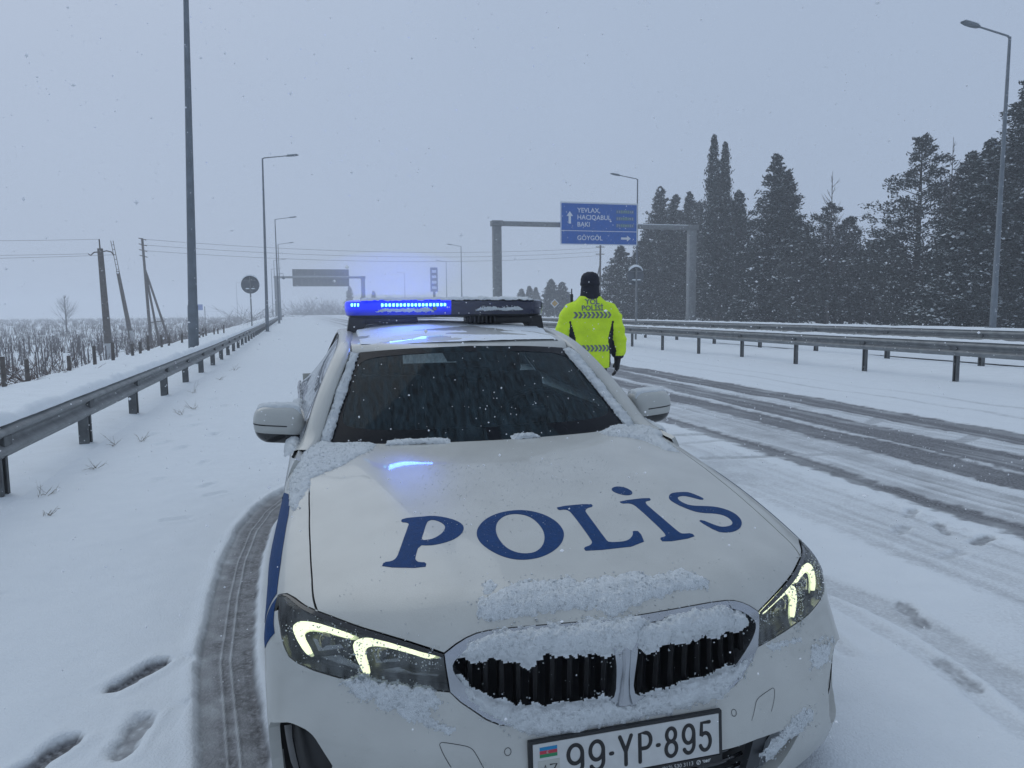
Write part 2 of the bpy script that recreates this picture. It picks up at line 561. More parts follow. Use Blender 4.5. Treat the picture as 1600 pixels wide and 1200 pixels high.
ROADM = bpy.data.materials.new('snowy_asphalt')
ROADM.use_nodes = True
nt = ROADM.node_tree
bs = nt.nodes['Principled BSDF']
at_ = nt.nodes.new('ShaderNodeAttribute'); at_.attribute_name = 'bare'
tc = nt.nodes.new('ShaderNodeTexCoord')
nz1 = nt.nodes.new('ShaderNodeTexNoise'); nz1.inputs['Scale'].default_value = 55; nz1.inputs['Detail'].default_value = 6
nz2 = nt.nodes.new('ShaderNodeTexNoise'); nz2.inputs['Scale'].default_value = 6; nz2.inputs['Detail'].default_value = 8
for nn_ in (nz1, nz2): nt.links.new(tc.outputs['Object'], nn_.inputs['Vector'])
ad = nt.nodes.new('ShaderNodeMath'); ad.operation = 'MULTIPLY_ADD'        # bare + (noise - .5) * k
ad.inputs[1].default_value = .55
nt.links.new(nz1.outputs['Fac'], ad.inputs[0]); nt.links.new(at_.outputs['Fac'], ad.inputs[2])
ad2 = nt.nodes.new('ShaderNodeMath'); ad2.operation = 'MULTIPLY_ADD'; ad2.inputs[1].default_value = .25
nt.links.new(nz2.outputs['Fac'], ad2.inputs[0]); nt.links.new(ad.outputs[0], ad2.inputs[2])
rp = nt.nodes.new('ShaderNodeMapRange'); rp.inputs['From Min'].default_value = .42; rp.inputs['From Max'].default_value = 1.18; rp.interpolation_type = 'SMOOTHSTEP'
nt.links.new(ad2.outputs[0], rp.inputs['Value'])
asp = nt.nodes.new('ShaderNodeValToRGB')
asp.color_ramp.elements[0].color = (.075, .077, .084, 1); asp.color_ramp.elements[1].color = (.30, .31, .33, 1)
asp.color_ramp.elements[0].position = .38; asp.color_ramp.elements[1].position = .72
nt.links.new(nz1.outputs['Fac'], asp.inputs['Fac'])
sn = nt.nodes.new('ShaderNodeValToRGB')
sn.color_ramp.elements[0].color = (.70, .745, .785, 1); sn.color_ramp.elements[1].color = (.79, .83, .86, 1)
nt.links.new(nz2.outputs['Fac'], sn.inputs['Fac'])
mx = nt.nodes.new('ShaderNodeMix'); mx.data_type = 'RGBA'
nt.links.new(rp.outputs[0], mx.inputs['Factor']); nt.links.new(sn.outputs['Color'], mx.inputs['A']); nt.links.new(asp.outputs['Color'], mx.inputs['B'])
nt.links.new(mx.outputs['Result'], bs.inputs['Base Color'])
mr2 = nt.nodes.new('ShaderNodeMapRange'); mr2.inputs['To Min'].default_value = .8; mr2.inputs['To Max'].default_value = .5
nt.links.new(rp.outputs[0], mr2.inputs['Value']); nt.links.new(mr2.outputs[0], bs.inputs['Roughness'])
bs.inputs['Specular IOR Level'].default_value = .25
bp_ = nt.nodes.new('ShaderNodeBump'); bp_.inputs['Strength'].default_value = .45; bp_.inputs['Distance'].default_value = .012
nz3 = nt.nodes.new('ShaderNodeTexNoise'); nz3.inputs['Scale'].default_value = 110; nz3.inputs['Detail'].default_value = 4
nt.links.new(tc.outputs['Object'], nz3.inputs['Vector']); nt.links.new(nz3.outputs['Fac'], bp_.inputs['Height'])
nt.links.new(bp_.outputs['Normal'], bs.inputs['Normal'])

rx_ = [-3.05, -2.9] + list(np.arange(-2.8, -1.9, .045)) + list(np.arange(-1.88, -1.335, .017)) + list(np.arange(-1.33, -.74, .0055)) + list(np.arange(-.735, -.6, .017)) + list(np.arange(-.58, 1.2, .05)) + list(np.arange(1.22, 3.7, .022)) + list(np.arange(3.73, 7.4, .035)) + list(np.arange(7.45, 11.35, .06))
ry_ = list(np.arange(-4, -.4, .06)) + list(np.arange(-.36, 2.8, .017)) + spaced(2.82, 14, .022, .09) + spaced(14.1, 40, .1, .3) + spaced(40.5, 600, .8, 30)
road = sheet('road', rx_, ry_, road_height, ROADM)


def road2_height(xr, y):
    p = np.stack([xr, y], 1)
    st = vnoise(np.stack([xr * 3, y * .1], 1), 1.0, 3, 31)
    bare = np.zeros(len(p))
    for xc in (18.2, 19.9, 22.2, 23.9): bare = np.maximum(bare, np.clip((.4 - np.abs(xr - xc)) / .2, 0, 1) * .7)
    return np.full(len(p), .085), bare * (.5 + st * .6)


sheet('road', np.arange(15.4, 27.01, .3), [-10] + spaced(0, 80, 1, 3) + spaced(84, 600, 5, 40), road2_height, ROADM)

# ================================================================== guardrails
def wbeam(depth=.08, height=.30):
    """W-beam profile: (sideways towards the road, up) from bottom to top."""
    pr = []
    for t in np.linspace(0, 1, 25):
        y = t * height
        x = .5 - .5 * math.cos(2 * math.pi * 2 * t)
        pr.append((x * depth, y))
    return pr


def guardrail(name, xr, y0, y1, top, face, label, step, zb, seg=4.0, double=False, py0=None, wide=1.0, caph=1.0):
    root_ = empty(name, (xr + float(bend(0)), 0, 0))
    tag(root_, label, 'guardrail')
    ox, oy = root_.location.x, 0
    prof = wbeam()
    ys = np.arange(y0, y1, seg)
    for ya in ys:
        yb = min(ya + seg + .12, y1)
        n = 4
        for sd in ((1, -1) if double else (1,)):
            V = []; F = []
            for k in range(n + 1):
                y = ya + (yb - ya) * k / n
                x = xr + float(bend(y))
                for (a, b) in prof: V.append((x + face * sd * (.09 + a - (.003 if k == 0 else 0)) - ox, y, top - .30 + b + zb))
            m = len(prof)
            for k in range(n):
                for i in range(m - 1): F.append((k * m + i, k * m + i + 1, (k + 1) * m + i + 1, (k + 1) * m + i))
            mesh_obj('beam', V, F, STEEL, root_, True)
    pm = None; bmn = None
    for i, y in enumerate(np.arange(y0 + .45 if py0 is None else py0, y1, step)):
        x = xr + float(bend(y)) - ox
        if pm is None:
            mm = MB()                               # C-section post
            h = top + zb + .25
            mm.box((0, 0, h / 2 - .25), (.008, .12 * wide, h)); mm.box((.04 * wide, .056 * wide, h / 2 - .25), (.08 * wide, .008, h)); mm.box((.04 * wide, -.056 * wide, h / 2 - .25), (.08 * wide, .008, h)); mm.box((.075 * wide, .043 * wide, h / 2 - .25), (.008, .028 * wide, h)); mm.box((.075 * wide, -.043 * wide, h / 2 - .25), (.008, .028 * wide, h))
            po = mm.build('post', POST_STEEL, root_); pm = po.data
            mm = MB(); mm.box((0, 0, 0), (.07, .14, .16), bevel=.01)
            bo_ = mm.build('spacer_block', POST_STEEL, root_); bmn = bo_.data
        else:
            po = link('post', pm, None, root_); bo_ = link('spacer_block', bmn, None, root_)
        po.location = (x, y, zb * 0); po.scale = (face, 1, 1)
        bo_.location = (x + face * .06, y, top + zb - .16)
        if y < 40:                                  # slotted bolt plate on the beam's face
            mm = MB(); mm.box((x + face * .118, y, top + zb - .15), (.05, .16, .085), bevel=.006); mm.build('bolt_plate', POST_STEEL, root_)
    # snow lying along the top edge
    V = []; F = []
    ysn = np.concatenate([np.arange(y0, min(60, y1), .07 if not double else .12), np.arange(60, y1, 1.0)]) if y1 > 60 else np.arange(y0, y1, .1)
    w0, w1 = (-.02, .14) if not double else (-.16, .16)
    m = 9
    for y in ysn:
        x = xr + float(bend(y))
        nzv = vnoise(np.array([[y * 1.7, 4.0]]), 1.0, 3, 40)[0]; nz2v = vnoise(np.array([[y * 9, 9.0]]), 1.0, 2, 41)[0]
        hh = (.035 + .035 * nzv) * (.7 + .6 * nz2v) * caph
        for i in range(m):
            t = i / (m - 1)
            V.append((x + face * (w0 + (w1 - w0) * t + .012 * (nz2v - .5)), y, top + zb - .012 + hh * math.sin(math.pi * t) ** .6))
    for k in range(len(ysn) - 1):
        for i in range(m - 1): F.append((k * m + i, k * m + i + 1, (k + 1) * m + i + 1, (k + 1) * m + i))
    o = mesh_obj('snow_cap', V, F, SNOW, None, True)
    tag(o, 'snow lying along the top of the ' + label.split(' standing')[0], kind='stuff')
    return root_


guardrail('guardrail', -3.30, -2.6, 228, .62, 1, 'long grey steel guardrail standing along the left verge', 2.53, 0.0, py0=-2.40, wide=1.25, caph=1.7)
guardrail('guardrail', 11.75, -2.0, 170, .82, -1, 'near snow-topped median guardrail standing right of the tyre tracks', 2.45, 0.0, py0=-2.3, wide=.8)
guardrail('guardrail', 14.75, 0.0, 170, .84, -1, 'far median guardrail standing beyond the first one', 2.9, 0.10)

# ================================================================== lamp posts
def lamp_post(x, y, z0, h, arm, label, tilt=0.0, cctv=False, dia=.26):
    t = empty('street_lamp', (x, y, z0)); tag(t, label, 'street lamp', 'street lamps along the highway')
    t.rotation_euler = (0, math.radians(tilt), 0)
    mm = MB(); mm.tube([(0, 0, -.3), (0, 0, .0), (0, 0, 1.7), (0, 0, 1.72), (0, 0, h)], [dia / 2, dia / 2, dia / 2, dia / 2 * .9, .055], 12); mm.build('column', LAMP_STEEL, t, True)
    mm = MB(); mm.box((0, 0, .03), (.42, .42, .05)); mm.build('base_plate', LAMP_STEEL, t)
    mm = MB(); mm.tube([(0, 0, h - .05), (arm * .12, 0, h + .03), (arm * 1.7, 0, h + .27)], [.045, .04, .035], 8); mm.build('bracket', LAMP_STEEL, t, True)
    mm = MB()
    c0 = Vector((arm * 2.05, 0, h + .30)); ang = -arm * .14
    V = []; n = 16
    prof = [(-.48, .03), (-.40, .10), (-.15, .16), (.15, .17), (.38, .13), (.48, .05)]
    R = Euler((0, ang, 0)).to_matrix()
    for (px_, r_) in prof:
        for k in range(n):
            a = 2 * math.pi * k / n
            V.append(c0 + R @ Vector((px_, r_ * math.cos(a), (.55 * r_ if math.sin(a) > 0 else .32 * r_) * math.sin(a))))
    F = []
    for i in range(len(prof) - 1):
        for k in range(n): F.append((i * n + k, i * n + (k + 1) % n, (i + 1) * n + (k + 1) % n, (i + 1) * n + k))
    F += [list(range(n))[::-1], [(len(prof) - 1) * n + k for k in range(n)]]
    mm.add(V, F); mm.build('lantern', LAMP_STEEL, t, True)
    mm = MB(); mm.box(tuple(c0 + Vector((0, 0, .085))), (.7, .24, .03), (0, ang, 0), bevel=.012); mm.build('snow_cover', SNOW, t, True)
    if cctv:
        mm = MB(); mm.tube([(0, 0, 6.0), (.7, 0, 6.05), (.7, 0, 5.7)], .03, 6); mm.lathe([(0, -.2), (.16, -.12), (.18, .05), (.0, .1)], (.7, 0, 5.55), 14); mm.build('camera_dome', LAMP_STEEL, t, True)
    return t


lamp_post(-4.25, 21.3, 0, 12.6, 1, 'nearest tall lamp column cut off by the top of the picture, left', 1.7, dia=.29)
lamp_post(-4.24, 54.8, 0, 12.5, 1, 'second lamp column on the left, behind the round sign', .8)
lamp_post(-5.1, 91.5, 0, 12.5, 1, 'third lamp column on the left with a dome camera on it', 0, True)
lamp_post(-6.4, 125.9, 0, 12.5, 1, 'fourth lamp column on the left, just before the sign gantry')
lamp_post(-9.0, 161.9, -.3, 12.5, 1, 'faint lamp column on the left, beyond the sign gantry')
lamp_post(-11.4, 195.8, -.3, 12.5, 1, 'faintest lamp column on the left, farthest of its row')
lamp_post(27.3, 23.1, .50, 12.0, -1, 'tall lamp column in front of the big dark trees, far right')
lamp_post(26.2, 56.7, .35, 12.1, -1, 'lamp column rising just behind the blue direction sign', dia=.2)
lamp_post(24.2, 124.8, 0, 12.5, -1, 'faint lamp column left of the big gantry post')
lamp_post(28.7, 165.6, 0, 12.5, -1, 'fainter lamp column between the far totem and the gantry')
lamp_post(25.4, 219.2, 0, 12.5, -1, 'faintest lamp column above the lit end of the roof bar')
lamp_post(-30, 298, -1.8, 14.3, 1, 'very faint distant lamp column beyond the vineyard')

# ================================================================== sign gantries
SIGN_BLUE = material('sign_blue', (.0005, .105, .44), rough=.6, noise=.10, nscale=3, spec=.1)
SIGN_WHITE = material('sign_white', (.68, .72, .78), rough=.45, noise=.05, nscale=8)
SIGN_GREEN = material('sign_green', (.16, .30, .22), rough=.5)
SIGN_GREY = material('sign_back_grey', (.14, .15, .165), rough=.55, metal=.3, noise=.15, nscale=2)


def sign_text(body, size, x, z, plane, parent, bold=.006, mat=SIGN_WHITE, align='LEFT'):
    me = text_mesh(body, size, 'lettering', align, bold)
    for v in me.vertices: v.co = Vector((x + v.co.x, plane, z + v.co.y))
    return link('lettering', me, mat, parent)


def gantry(x0, x1, y, zb, label, w, zt0=0, zt1=0):
    g = empty('sign_gantry', (x0, y, 0)); tag(g, label, 'sign gantry')
    L_ = x1 - x0
    for xx, zz in ((0, zt0), (L_, zt1)):
        mm = MB(); mm.box((xx, 0, (zb + zz) / 2 - .1), (w, w * .8, zb - zz + .4), bevel=.03); mm.build('post', STEEL, g, True)
        mm = MB(); mm.box((xx, 0, zz + .05), (w * 1.7, w * 1.5, .08)); mm.build('base_plate', STEEL, g)
        mm = MB(); mm.box((xx, 0, zb + .03), (w * 1.35, w * 1.1, w * .62), bevel=.03)
        for k in range(4): mm.box((xx - .25 * w + k * .17 * w, -w * .56, zb + .03), (.05 * w, .04, w * .5))
        mm.build('knee_joint', STEEL, g, True)
    mm = MB(); mm.box((L_ / 2, 0, zb + .02), (L_, w * .62, w * .52), bevel=.03); mm.build('beam', STEEL, g, True)
    mm = MB(); mm.box((L_ / 2, 0, zb + .02 + w * .29), (L_ + w, w * .6, .07), bevel=.03); mm.build('snow_cover', SNOW, g, True)
    return g


g1 = gantry(13.2, 30.2, 54.47, 8.18, 'steel gantry spanning the far carriageway behind the officer', .66, 0, .3)
board = empty('direction_board'); board.parent = g1
board.location = (5.13, -.42, 0)
BW, Z0, Z1 = 6.65, 6.62, 9.94
mm = MB(); mm.box((BW / 2, 0, (Z0 + Z1) / 2), (BW, .05, Z1 - Z0)); mm.build('panel', SIGN_BLUE, board)
mm = MB()
for (x, z, sx, sz) in ((BW / 2, Z0 + .035, BW, .07), (BW / 2, Z1 - .035, BW, .07), (.035, (Z0 + Z1) / 2, .07, Z1 - Z0 - .14), (BW - .035, (Z0 + Z1) / 2, .07, Z1 - Z0 - .14), (BW / 2, 7.72, BW - .14, .05)):
    mm.box((x, -.028, z), (sx, .012, sz))
mm.build('border', SIGN_WHITE, board)
sign_text('YEVLAX,', .52, 1.42, 9.33, -.032, board)
sign_text('HACIQABUL', .52, 1.40, 8.78, -.032, board)
sign_text('BAKI', .52, 1.40, 8.22, -.032, board)
sign_text('G\u00d6YG\u00d6L', .52, 1.40, 7.15, -.032, board)
def arrow(cx, cz, ang, s):
    q = [(-.11, -.55), (.11, -.55), (.11, .1), (.30, .1), (0, .52), (-.30, .1), (-.11, .1)]
    c, s_ = math.cos(ang), math.sin(ang)
    V = [(cx + (a * c - b * s_) * s, -.032, cz + (a * s_ + b * c) * s) for a, b in q]
    mesh_obj('arrow', V, [tuple(range(7))], SIGN_WHITE, board)
arrow(.78, 8.78, 0, .92); arrow(5.65, 7.17, -math.pi / 2, .80)
for i, z in enumerate((9.30, 8.75, 8.20)):          # three small faded route panels on the right
    mm = MB(); mm.box((5.55, -.030, z), (1.60, .006, .30)); mm.build('route_panel', material('route_panel_%d' % i, (.03, .12, .27), rough=.5), board)
    for k in range(8):
        mm = MB(); mm.box((4.88 + k * .19, -.036, z), (.10, .006, .15 + .03 * ((k * 7 + i) % 3))); mm.build('route_mark', SIGN_GREEN if 2 <= k <= 5 else MATS['sign_white_dim'] if 'sign_white_dim' in MATS else material('sign_white_dim', (.22, .28, .38), rough=.5), board)
mm = MB(); mm.box((BW / 2, -.01, Z1 + .03), (BW, .12, .06), bevel=.02); mm.build('snow_cover', SNOW, board, True)
for x in (.9, 3.3, 5.7):
    mm = MB(); mm.box((x, .12, (Z0 + Z1) / 2), (.09, .14, Z1 - Z0 - .2)); mm.build('stiffener', STEEL, board)

g2 = gantry(-7.65, 8.3, 143, 7.85, 'distant gantry over the near carriageway with the back of its sign towards us', .75)
b2 = empty('sign_board_back'); b2.parent = g2; b2.location = (2.85, .45, 0)
mm = MB(); mm.box((5.25, 0, 7.8), (10.5, .06, 3.25)); mm.build('panel', SIGN_GREY, b2)
for k in range(9):
    mm = MB(); mm.box((.55 + k * 1.17, -.09, 7.8), (.10, .12, 3.2)); mm.build('stiffener', STEEL, b2)

# ================================================================== small signs
def disc_sign(x, y, z0, zc, r, label, snow=True, lumps=True):
    t = empty('road_sign', (x, y, z0)); tag(t, label, 'road sign')
    mm = MB(); mm.tube([(0, 0, -.3), (0, 0, zc + r * .9 - z0)], .045, 10); mm.build('post', STEEL, t, True)
    mm = MB(); mm.lathe([(0, .02), (r * .97, .02), (r, .03), (r, .05), (0, .05)], (0, 0.04, zc - z0), 32, 'Y'); mm.build('disc', SIGN_GREY, t, True)
    for dz in (-.25, .25):
        mm = MB(); mm.box((0, 0.03, zc - z0 + dz * r * 2), (r * 1.5 * math.sqrt(1 - (dz * 2) ** 2), .05, .05)); mm.build('clamp_bar', STEEL, t)
    if snow:
        V = []; F = []; n = 18; m = 6
        for i in range(n + 1):
            a = math.radians(32 + 116 * i / n)
            k = math.sin(math.pi * i / n) ** .5
            for j in range(m + 1):
                b = math.pi * j / m
                rr = r + .10 * k * math.sin(b)
                V.append((rr * math.cos(a), .05 + .10 * math.cos(b) * k, zc - z0 + rr * math.sin(a)))
        for i in range(n):
            for j in range(m): F.append((i * (m + 1) + j, i * (m + 1) + j + 1, (i + 1) * (m + 1) + j + 1, (i + 1) * (m + 1) + j))
        mesh_obj('snow_cover', V, F, SNOW, t, True)
        for dx in (-.3, .3):
            mm = MB(); mm.box((dx * r, -.02, zc - z0 - .43 * r), (.40 * r, .10, .13 * r), bevel=.04); mm.build('snow_cover', SNOW, t, True)
    return t


disc_sign(-5.0, 51.1, -.05, 3.33, .60, 'round road sign seen from behind, on a thin post left of the guardrail')
disc_sign(13.2, 28.6, .06, 2.95, .40, 'round road sign seen from behind with a snow cap, in the median')
t = empty('road_sign', (27.3, 82.5, .4)); tag(t, 'yellow diamond sign in front of the far bushy tree', 'road sign')
mm = MB(); mm.tube([(0, 0, -.2), (0, 0, 2.2)], .04, 8); mm.build('post', STEEL, t, True)
mm = MB(); mm.add(*prism([(0, -.55), (.55, 0), (0, .55), (-.55, 0)], -.06, -.03, lambda x, y_, h: (x, h, 1.75 + y_))); mm.build('diamond_panel', SIGN_WHITE, t)
mm = MB(); mm.add(*prism([(0, -.40), (.40, 0), (0, .40), (-.40, 0)], -.07, -.062, lambda x, y_, h: (x, h, 1.75 + y_))); mm.build('yellow_field', material('sign_yellow', (.50, .30, .05), rough=.5), t)
t = empty('totem_sign', (24.9, 160, 0)); tag(t, 'tall narrow totem sign with stacked dark panels in the far haze', 'sign')
mm = MB(); mm.box((0, 0, 3.0), (.5, .4, 6.4)); mm.build('column', SIGN_GREY, t)
mm = MB(); mm.box((0, 0, 8.2), (1.6, .5, 5.3)); mm.build('panel', SIGN_GREY, t)
for k in range(4):
    mm = MB(); mm.box((0, -.27, 6.4 + k * 1.2), (1.0, .03, .62)); mm.build('panel_field', SIGN_WHITE, t)
t = empty('direction_sign', (-33, 218, -1.8)); tag(t, 'small faint blue sign board far off behind the vineyard', 'sign')
mm = MB(); mm.box((0, 0, 4.6), (3.4, .1, 1.6)); mm.build('panel', SIGN_BLUE, t)
mm = MB(); mm.tube([(2.2, 0, -.2), (2.2, 0, 4.8)], .14, 8); mm.build('post', STEEL, t, True)

# ================================================================== utility poles and wires
WOOD = material('weathered_wood', (.10, .085, .075), rough=.85, noise=.35, nscale=7, bump=.3, bscale=30)
WHITEWASH = material('whitewash', (.45, .46, .47), rough=.85, noise=.2, nscale=6)
INSUL = material('insulator', (.16, .15, .15), rough=.3)


def pole_between(t, p0, p1, r0, r1, name='shaft', mat=WOOD, n=10):
    mm = MB(); mm.tube([p0, p1], [r0, r1], n); return mm.build(name, mat, t, True)


WIRE_ENDS = {}
P1 = empty('utility_pole', (-14.07, 51.7, -1.8)); tag(P1, 'nearest leaning timber power pole with a crossarm', 'utility pole', 'power poles by the vineyard')
pole_between(P1, (0, 0, -.3), (-.14, 0, 7.5), .25, .17)
pole_between(P1, (0, 0, -.3), (-.02, 0, 1.3), .262, .25, 'whitewash_band', WHITEWASH)
mm = MB(); mm.tube([(-.85, 0, 7.15), (-.72, 0, 7.05), (-.5, 0, 7.25), (-.14, 0, 7.28), (.25, 0, 7.35), (.52, 0, 7.28), (.66, 0, 7.05)], .04, 6); mm.build('crossarm', WOOD, P1, True)
pole_between(P1, (-.14, 0, 7.4), (-.16, 0, 8.1), .05, .04, 'top_pin', WOOD)
P2 = empty('utility_pole', (-17.6, 74.3, -1.8)); tag(P2, 'middle thin power pole leaning hard with a ladder-like top', 'utility pole', 'power poles by the vineyard')
pole_between(P2, (0, 0, -.3), (-.95, 0, 7.2), .22, .15); pole_between(P2, (0, 0, -.3), (-.2, 0, 1.6), .232, .215, 'whitewash_band', WHITEWASH)
for dx in (-.1, .1): pole_between(P2, (-.85 + dx, 0, 6.6), (-1.28 + dx, 0, 10.0), .03, .03, 'top_rail', WOOD)
for k in range(7): pole_between(P2, (-.97 - k * .06, 0, 6.9 + k * .45), (-.77 - k * .06, 0, 6.95 + k * .45), .025, .025, 'rung', WOOD, 6)
P3 = empty('utility_pole', (-18.1, 84.4, -1.8)); tag(P3, 'three-legged braced power pole farthest from us, near the lamp column', 'utility pole', 'power poles by the vineyard')
pole_between(P3, (0, 0, -.3), (-.26, 0, 11.2), .17, .12)
pole_between(P3, (.75, 0.4, -.3), (-.15, 0, 7.8), .13, .10, 'brace_leg'); pole_between(P3, (2.0, -.4, -.3), (-.15, 0, 7.9), .13, .10, 'brace_leg')
pole_between(P3, (.02, 0, 2.2), (1.5, -.3, 2.4), .06, .06, 'tie_bar', WOOD, 6)
for k, z in enumerate((11.1, 10.5, 9.9, 9.3)): pole_between(P3, (-.62, 0, z + .1), (.15, 0, z - .1), .05, .05, 'crossarm', WOOD, 6)
P4 = empty('utility_pole', (38.2, 95, .5)); tag(P4, 'far thin power pole half hidden below the blue direction sign', 'utility pole', 'power poles by the vineyard')
pole_between(P4, (0, 0, -.3), (.1, 0, 10.2), .17, .12); pole_between(P4, (-1.7, 0, -.3), (0, 0, 7.0), .11, .09, 'brace_leg')
for z in (9.6, 8.6): pole_between(P4, (-.6, 0, z), (.7, 0, z), .06, .06, 'crossarm', WOOD, 6)


def wire(a, b, sag, label, rad=.018):
    pts = [(a[0] + (b[0] - a[0]) * t, a[1] + (b[1] - a[1]) * t, a[2] + (b[2] - a[2]) * t - sag * 4 * t * (1 - t)) for t in np.linspace(0, 1, 24)]
    mm = MB(); mm.tube(pts, rad, 5, cap=False); o = mm.build('power_line', INSUL); tag(o, label, 'power line', 'power lines')


for k, z in enumerate((9.2, 8.6, 8.0)):
    wire((-18.4, 84.4, z + .1), (38.2, 95, 10.0 - k * .55), 1.0, ('upper', 'middle', 'lowest')[k] + ' faint power line crossing the road towards the far right pole')
for k, (ax, ay, az) in enumerate(((-14.2, 51.7, 6.3), (-14.9, 51.7, 5.35), (-13.45, 51.7, 5.3))):
    wire((ax, ay, az), (-40, 38, 5.4 - k * .55), .4, ('top', 'left', 'right')[k] + ' power line leaving the nearest leaning pole to the left', .011)

# ================================================================== fence, vineyard, shrubs
VINE = material('bare_vine', (.115, .098, .10), rough=.9, noise=.3, nscale=9)
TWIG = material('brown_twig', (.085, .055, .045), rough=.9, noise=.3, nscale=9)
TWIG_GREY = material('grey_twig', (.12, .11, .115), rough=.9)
fence = empty('wire_fence', (-7.25, 14, -.15)); tag(fence, 'low wooden post fence with thin wires along the verge edge', 'fence')
for k in range(20):
    y = k * 2.15 + .4 * math.sin(k * 2.3)
    x = -.35 * math.sin(k * .9) * .4 - y * .004
    mm = MB(); mm.tube([(x, y, -.9), (x + .06 * math.sin(k * 3.1), y, .62 + .12 * math.sin(k * 1.7))], [.06, .05], 7); mm.build('post', WOOD, fence, True)
for z in (.1, .4):
    mm = MB(); mm.tube([(-.35 * math.sin(k * .9) * .4 - k * 2.15 * .004, k * 2.15 + .4 * math.sin(k * 2.3), z - .05) for k in range(20)], .006, 4, cap=False); mm.build('wire', POST_STEEL, fence)


def twig_mesh(name, n, h, r, rng, seg=3, thick=.012, up=.7):
    V = []; F = []
    for _ in range(n):
        a = rng.uniform(0, 2 * math.pi); b = np.array([rng.normal(0, r * .25), rng.normal(0, r * .25), 0])
        d = np.array([math.cos(a) * (1 - up) * rng.uniform(.4, 1.8), math.sin(a) * (1 - up) * rng.uniform(.4, 1.8), up]); d /= np.linalg.norm(d)
        L_ = h * rng.uniform(.5, 1.1)
        pts = [b]
        for k in range(seg):
            d = d + rng.normal(0, .18, 3); d /= np.linalg.norm(d)
            pts.append(pts[-1] + d * L_ / seg)
        allp = [(pts, thick)]
        for k in range(1, seg + 1):
            for _2 in range(2):
                e = d + rng.normal(0, .6, 3); e /= np.linalg.norm(e)
                allp.append(([pts[k - 1] + (pts[k] - pts[k - 1]) * rng.uniform(), pts[k] + e * L_ * .28], thick * .55))
        for q, th in allp:
            m = len(q); w = rng.normal(0, 1, 3); w /= np.linalg.norm(w); w2 = np.cross(w, d); w2 /= np.linalg.norm(w2) + 1e-9
            i0 = len(V)
            for k, p in enumerate(q):
                tk = th * (1 - .75 * k / (m - 1))
                for c in (0, 2.094, 4.189): V.append(p + (w * math.cos(c) + w2 * math.sin(c)) * tk)
            for k in range(m - 1):
                for c in range(3): F.append((i0 + k * 3 + c, i0 + k * 3 + (c + 1) % 3, i0 + (k + 1) * 3 + (c + 1) % 3, i0 + (k + 1) * 3 + c))
    me = bpy.data.meshes.new(name)
    me.from_pydata([tuple(p) for p in V], [], F); me.update()
    return me


rng = np.random.default_rng(5)
def shrub(x, y, z, r, h, n, label, mat=TWIG, grp='brown shrubs on the verge', thick=.011):
    me = twig_mesh('shrub', n, h, r, rng, 3, thick, .55)
    for v in me.vertices: v.co.x *= r / (h * .55); v.co.y *= r / (h * .55)
    o = link('shrub', me, mat); o.location = (x, y, z); tag(o, label, 'shrub', grp)
shrub(-8.0, 19.3, -.5, 1.0, 1.0, 34, 'nearest twiggy brown shrub behind the verge fence posts')
shrub(-8.6, 22.5, -.8, 1.2, 1.1, 34, 'wide brown shrub just left of the nearest power pole foot')
shrub(-9.6, 27, -1.2, 1.2, 1.5, 30, 'reddish low shrub behind the verge fence, in front of the vines')
shrub(-11.6, 52, -1.8, 1.6, 2.2, 60, 'dark round shrub right of the nearest power pole')
shrub(-11.2, 60, -1.8, 1.8, 2.4, 60, 'dark shrub left of the near lamp column')
shrub(-9.9, 64, -1.7, 1.7, 2.2, 50, 'brown shrub right behind the near lamp column')
shrub(-9.6, 82, -1.7, 2.2, 2.4, 60, 'low brown bush between the lamp columns on the left')
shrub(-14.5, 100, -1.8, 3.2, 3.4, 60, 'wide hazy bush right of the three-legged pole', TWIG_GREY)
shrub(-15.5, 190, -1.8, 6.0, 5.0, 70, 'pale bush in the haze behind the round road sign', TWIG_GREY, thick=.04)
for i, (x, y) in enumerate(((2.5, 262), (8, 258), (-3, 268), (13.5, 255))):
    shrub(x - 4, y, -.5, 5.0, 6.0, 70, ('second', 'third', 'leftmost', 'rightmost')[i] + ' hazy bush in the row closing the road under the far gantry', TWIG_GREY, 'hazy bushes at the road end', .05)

vine_me = [twig_mesh('grapevine', 3, 1.5, .12, rng, 4, .030, .88) for _ in range(5)]
stake = MB(); stake.tube([(.12, 0, -.2), (.16, 0, 1.55)], .032, 6)
stk = None
grid = []
for row in range(12):
    y = 37 + row * 3.0
    for k in range(10):
        x = -11.8 - k * 1.75 - (row % 2) * .5
        az = math.degrees(math.atan2(x + .74, y + 1.65))
        if -21.5 < az < -7.5: grid.append((x, y))
for (x, y) in grid:
    t = empty('grapevine', (x + rng.normal(0, .15), y + rng.normal(0, .2), -1.85), rng.uniform(0, 6.28))
    tag(t, 'bare grapevine tied to a stake in the nearest vineyard rows', 'grapevine', 'grapevines in the nearest rows')
    o = link('canes', vine_me[rng.integers(5)], None if len(vine_me[0].materials) else None, t)
    if not o.data.materials: o.data.materials.append(VINE)
    o.scale = (.8, .8, rng.uniform(.65, .95))
    if stk is None:
        so_ = stake.build('stake', VINE, t, True); stk = so_.data
    else: link('stake', stk, None, t)

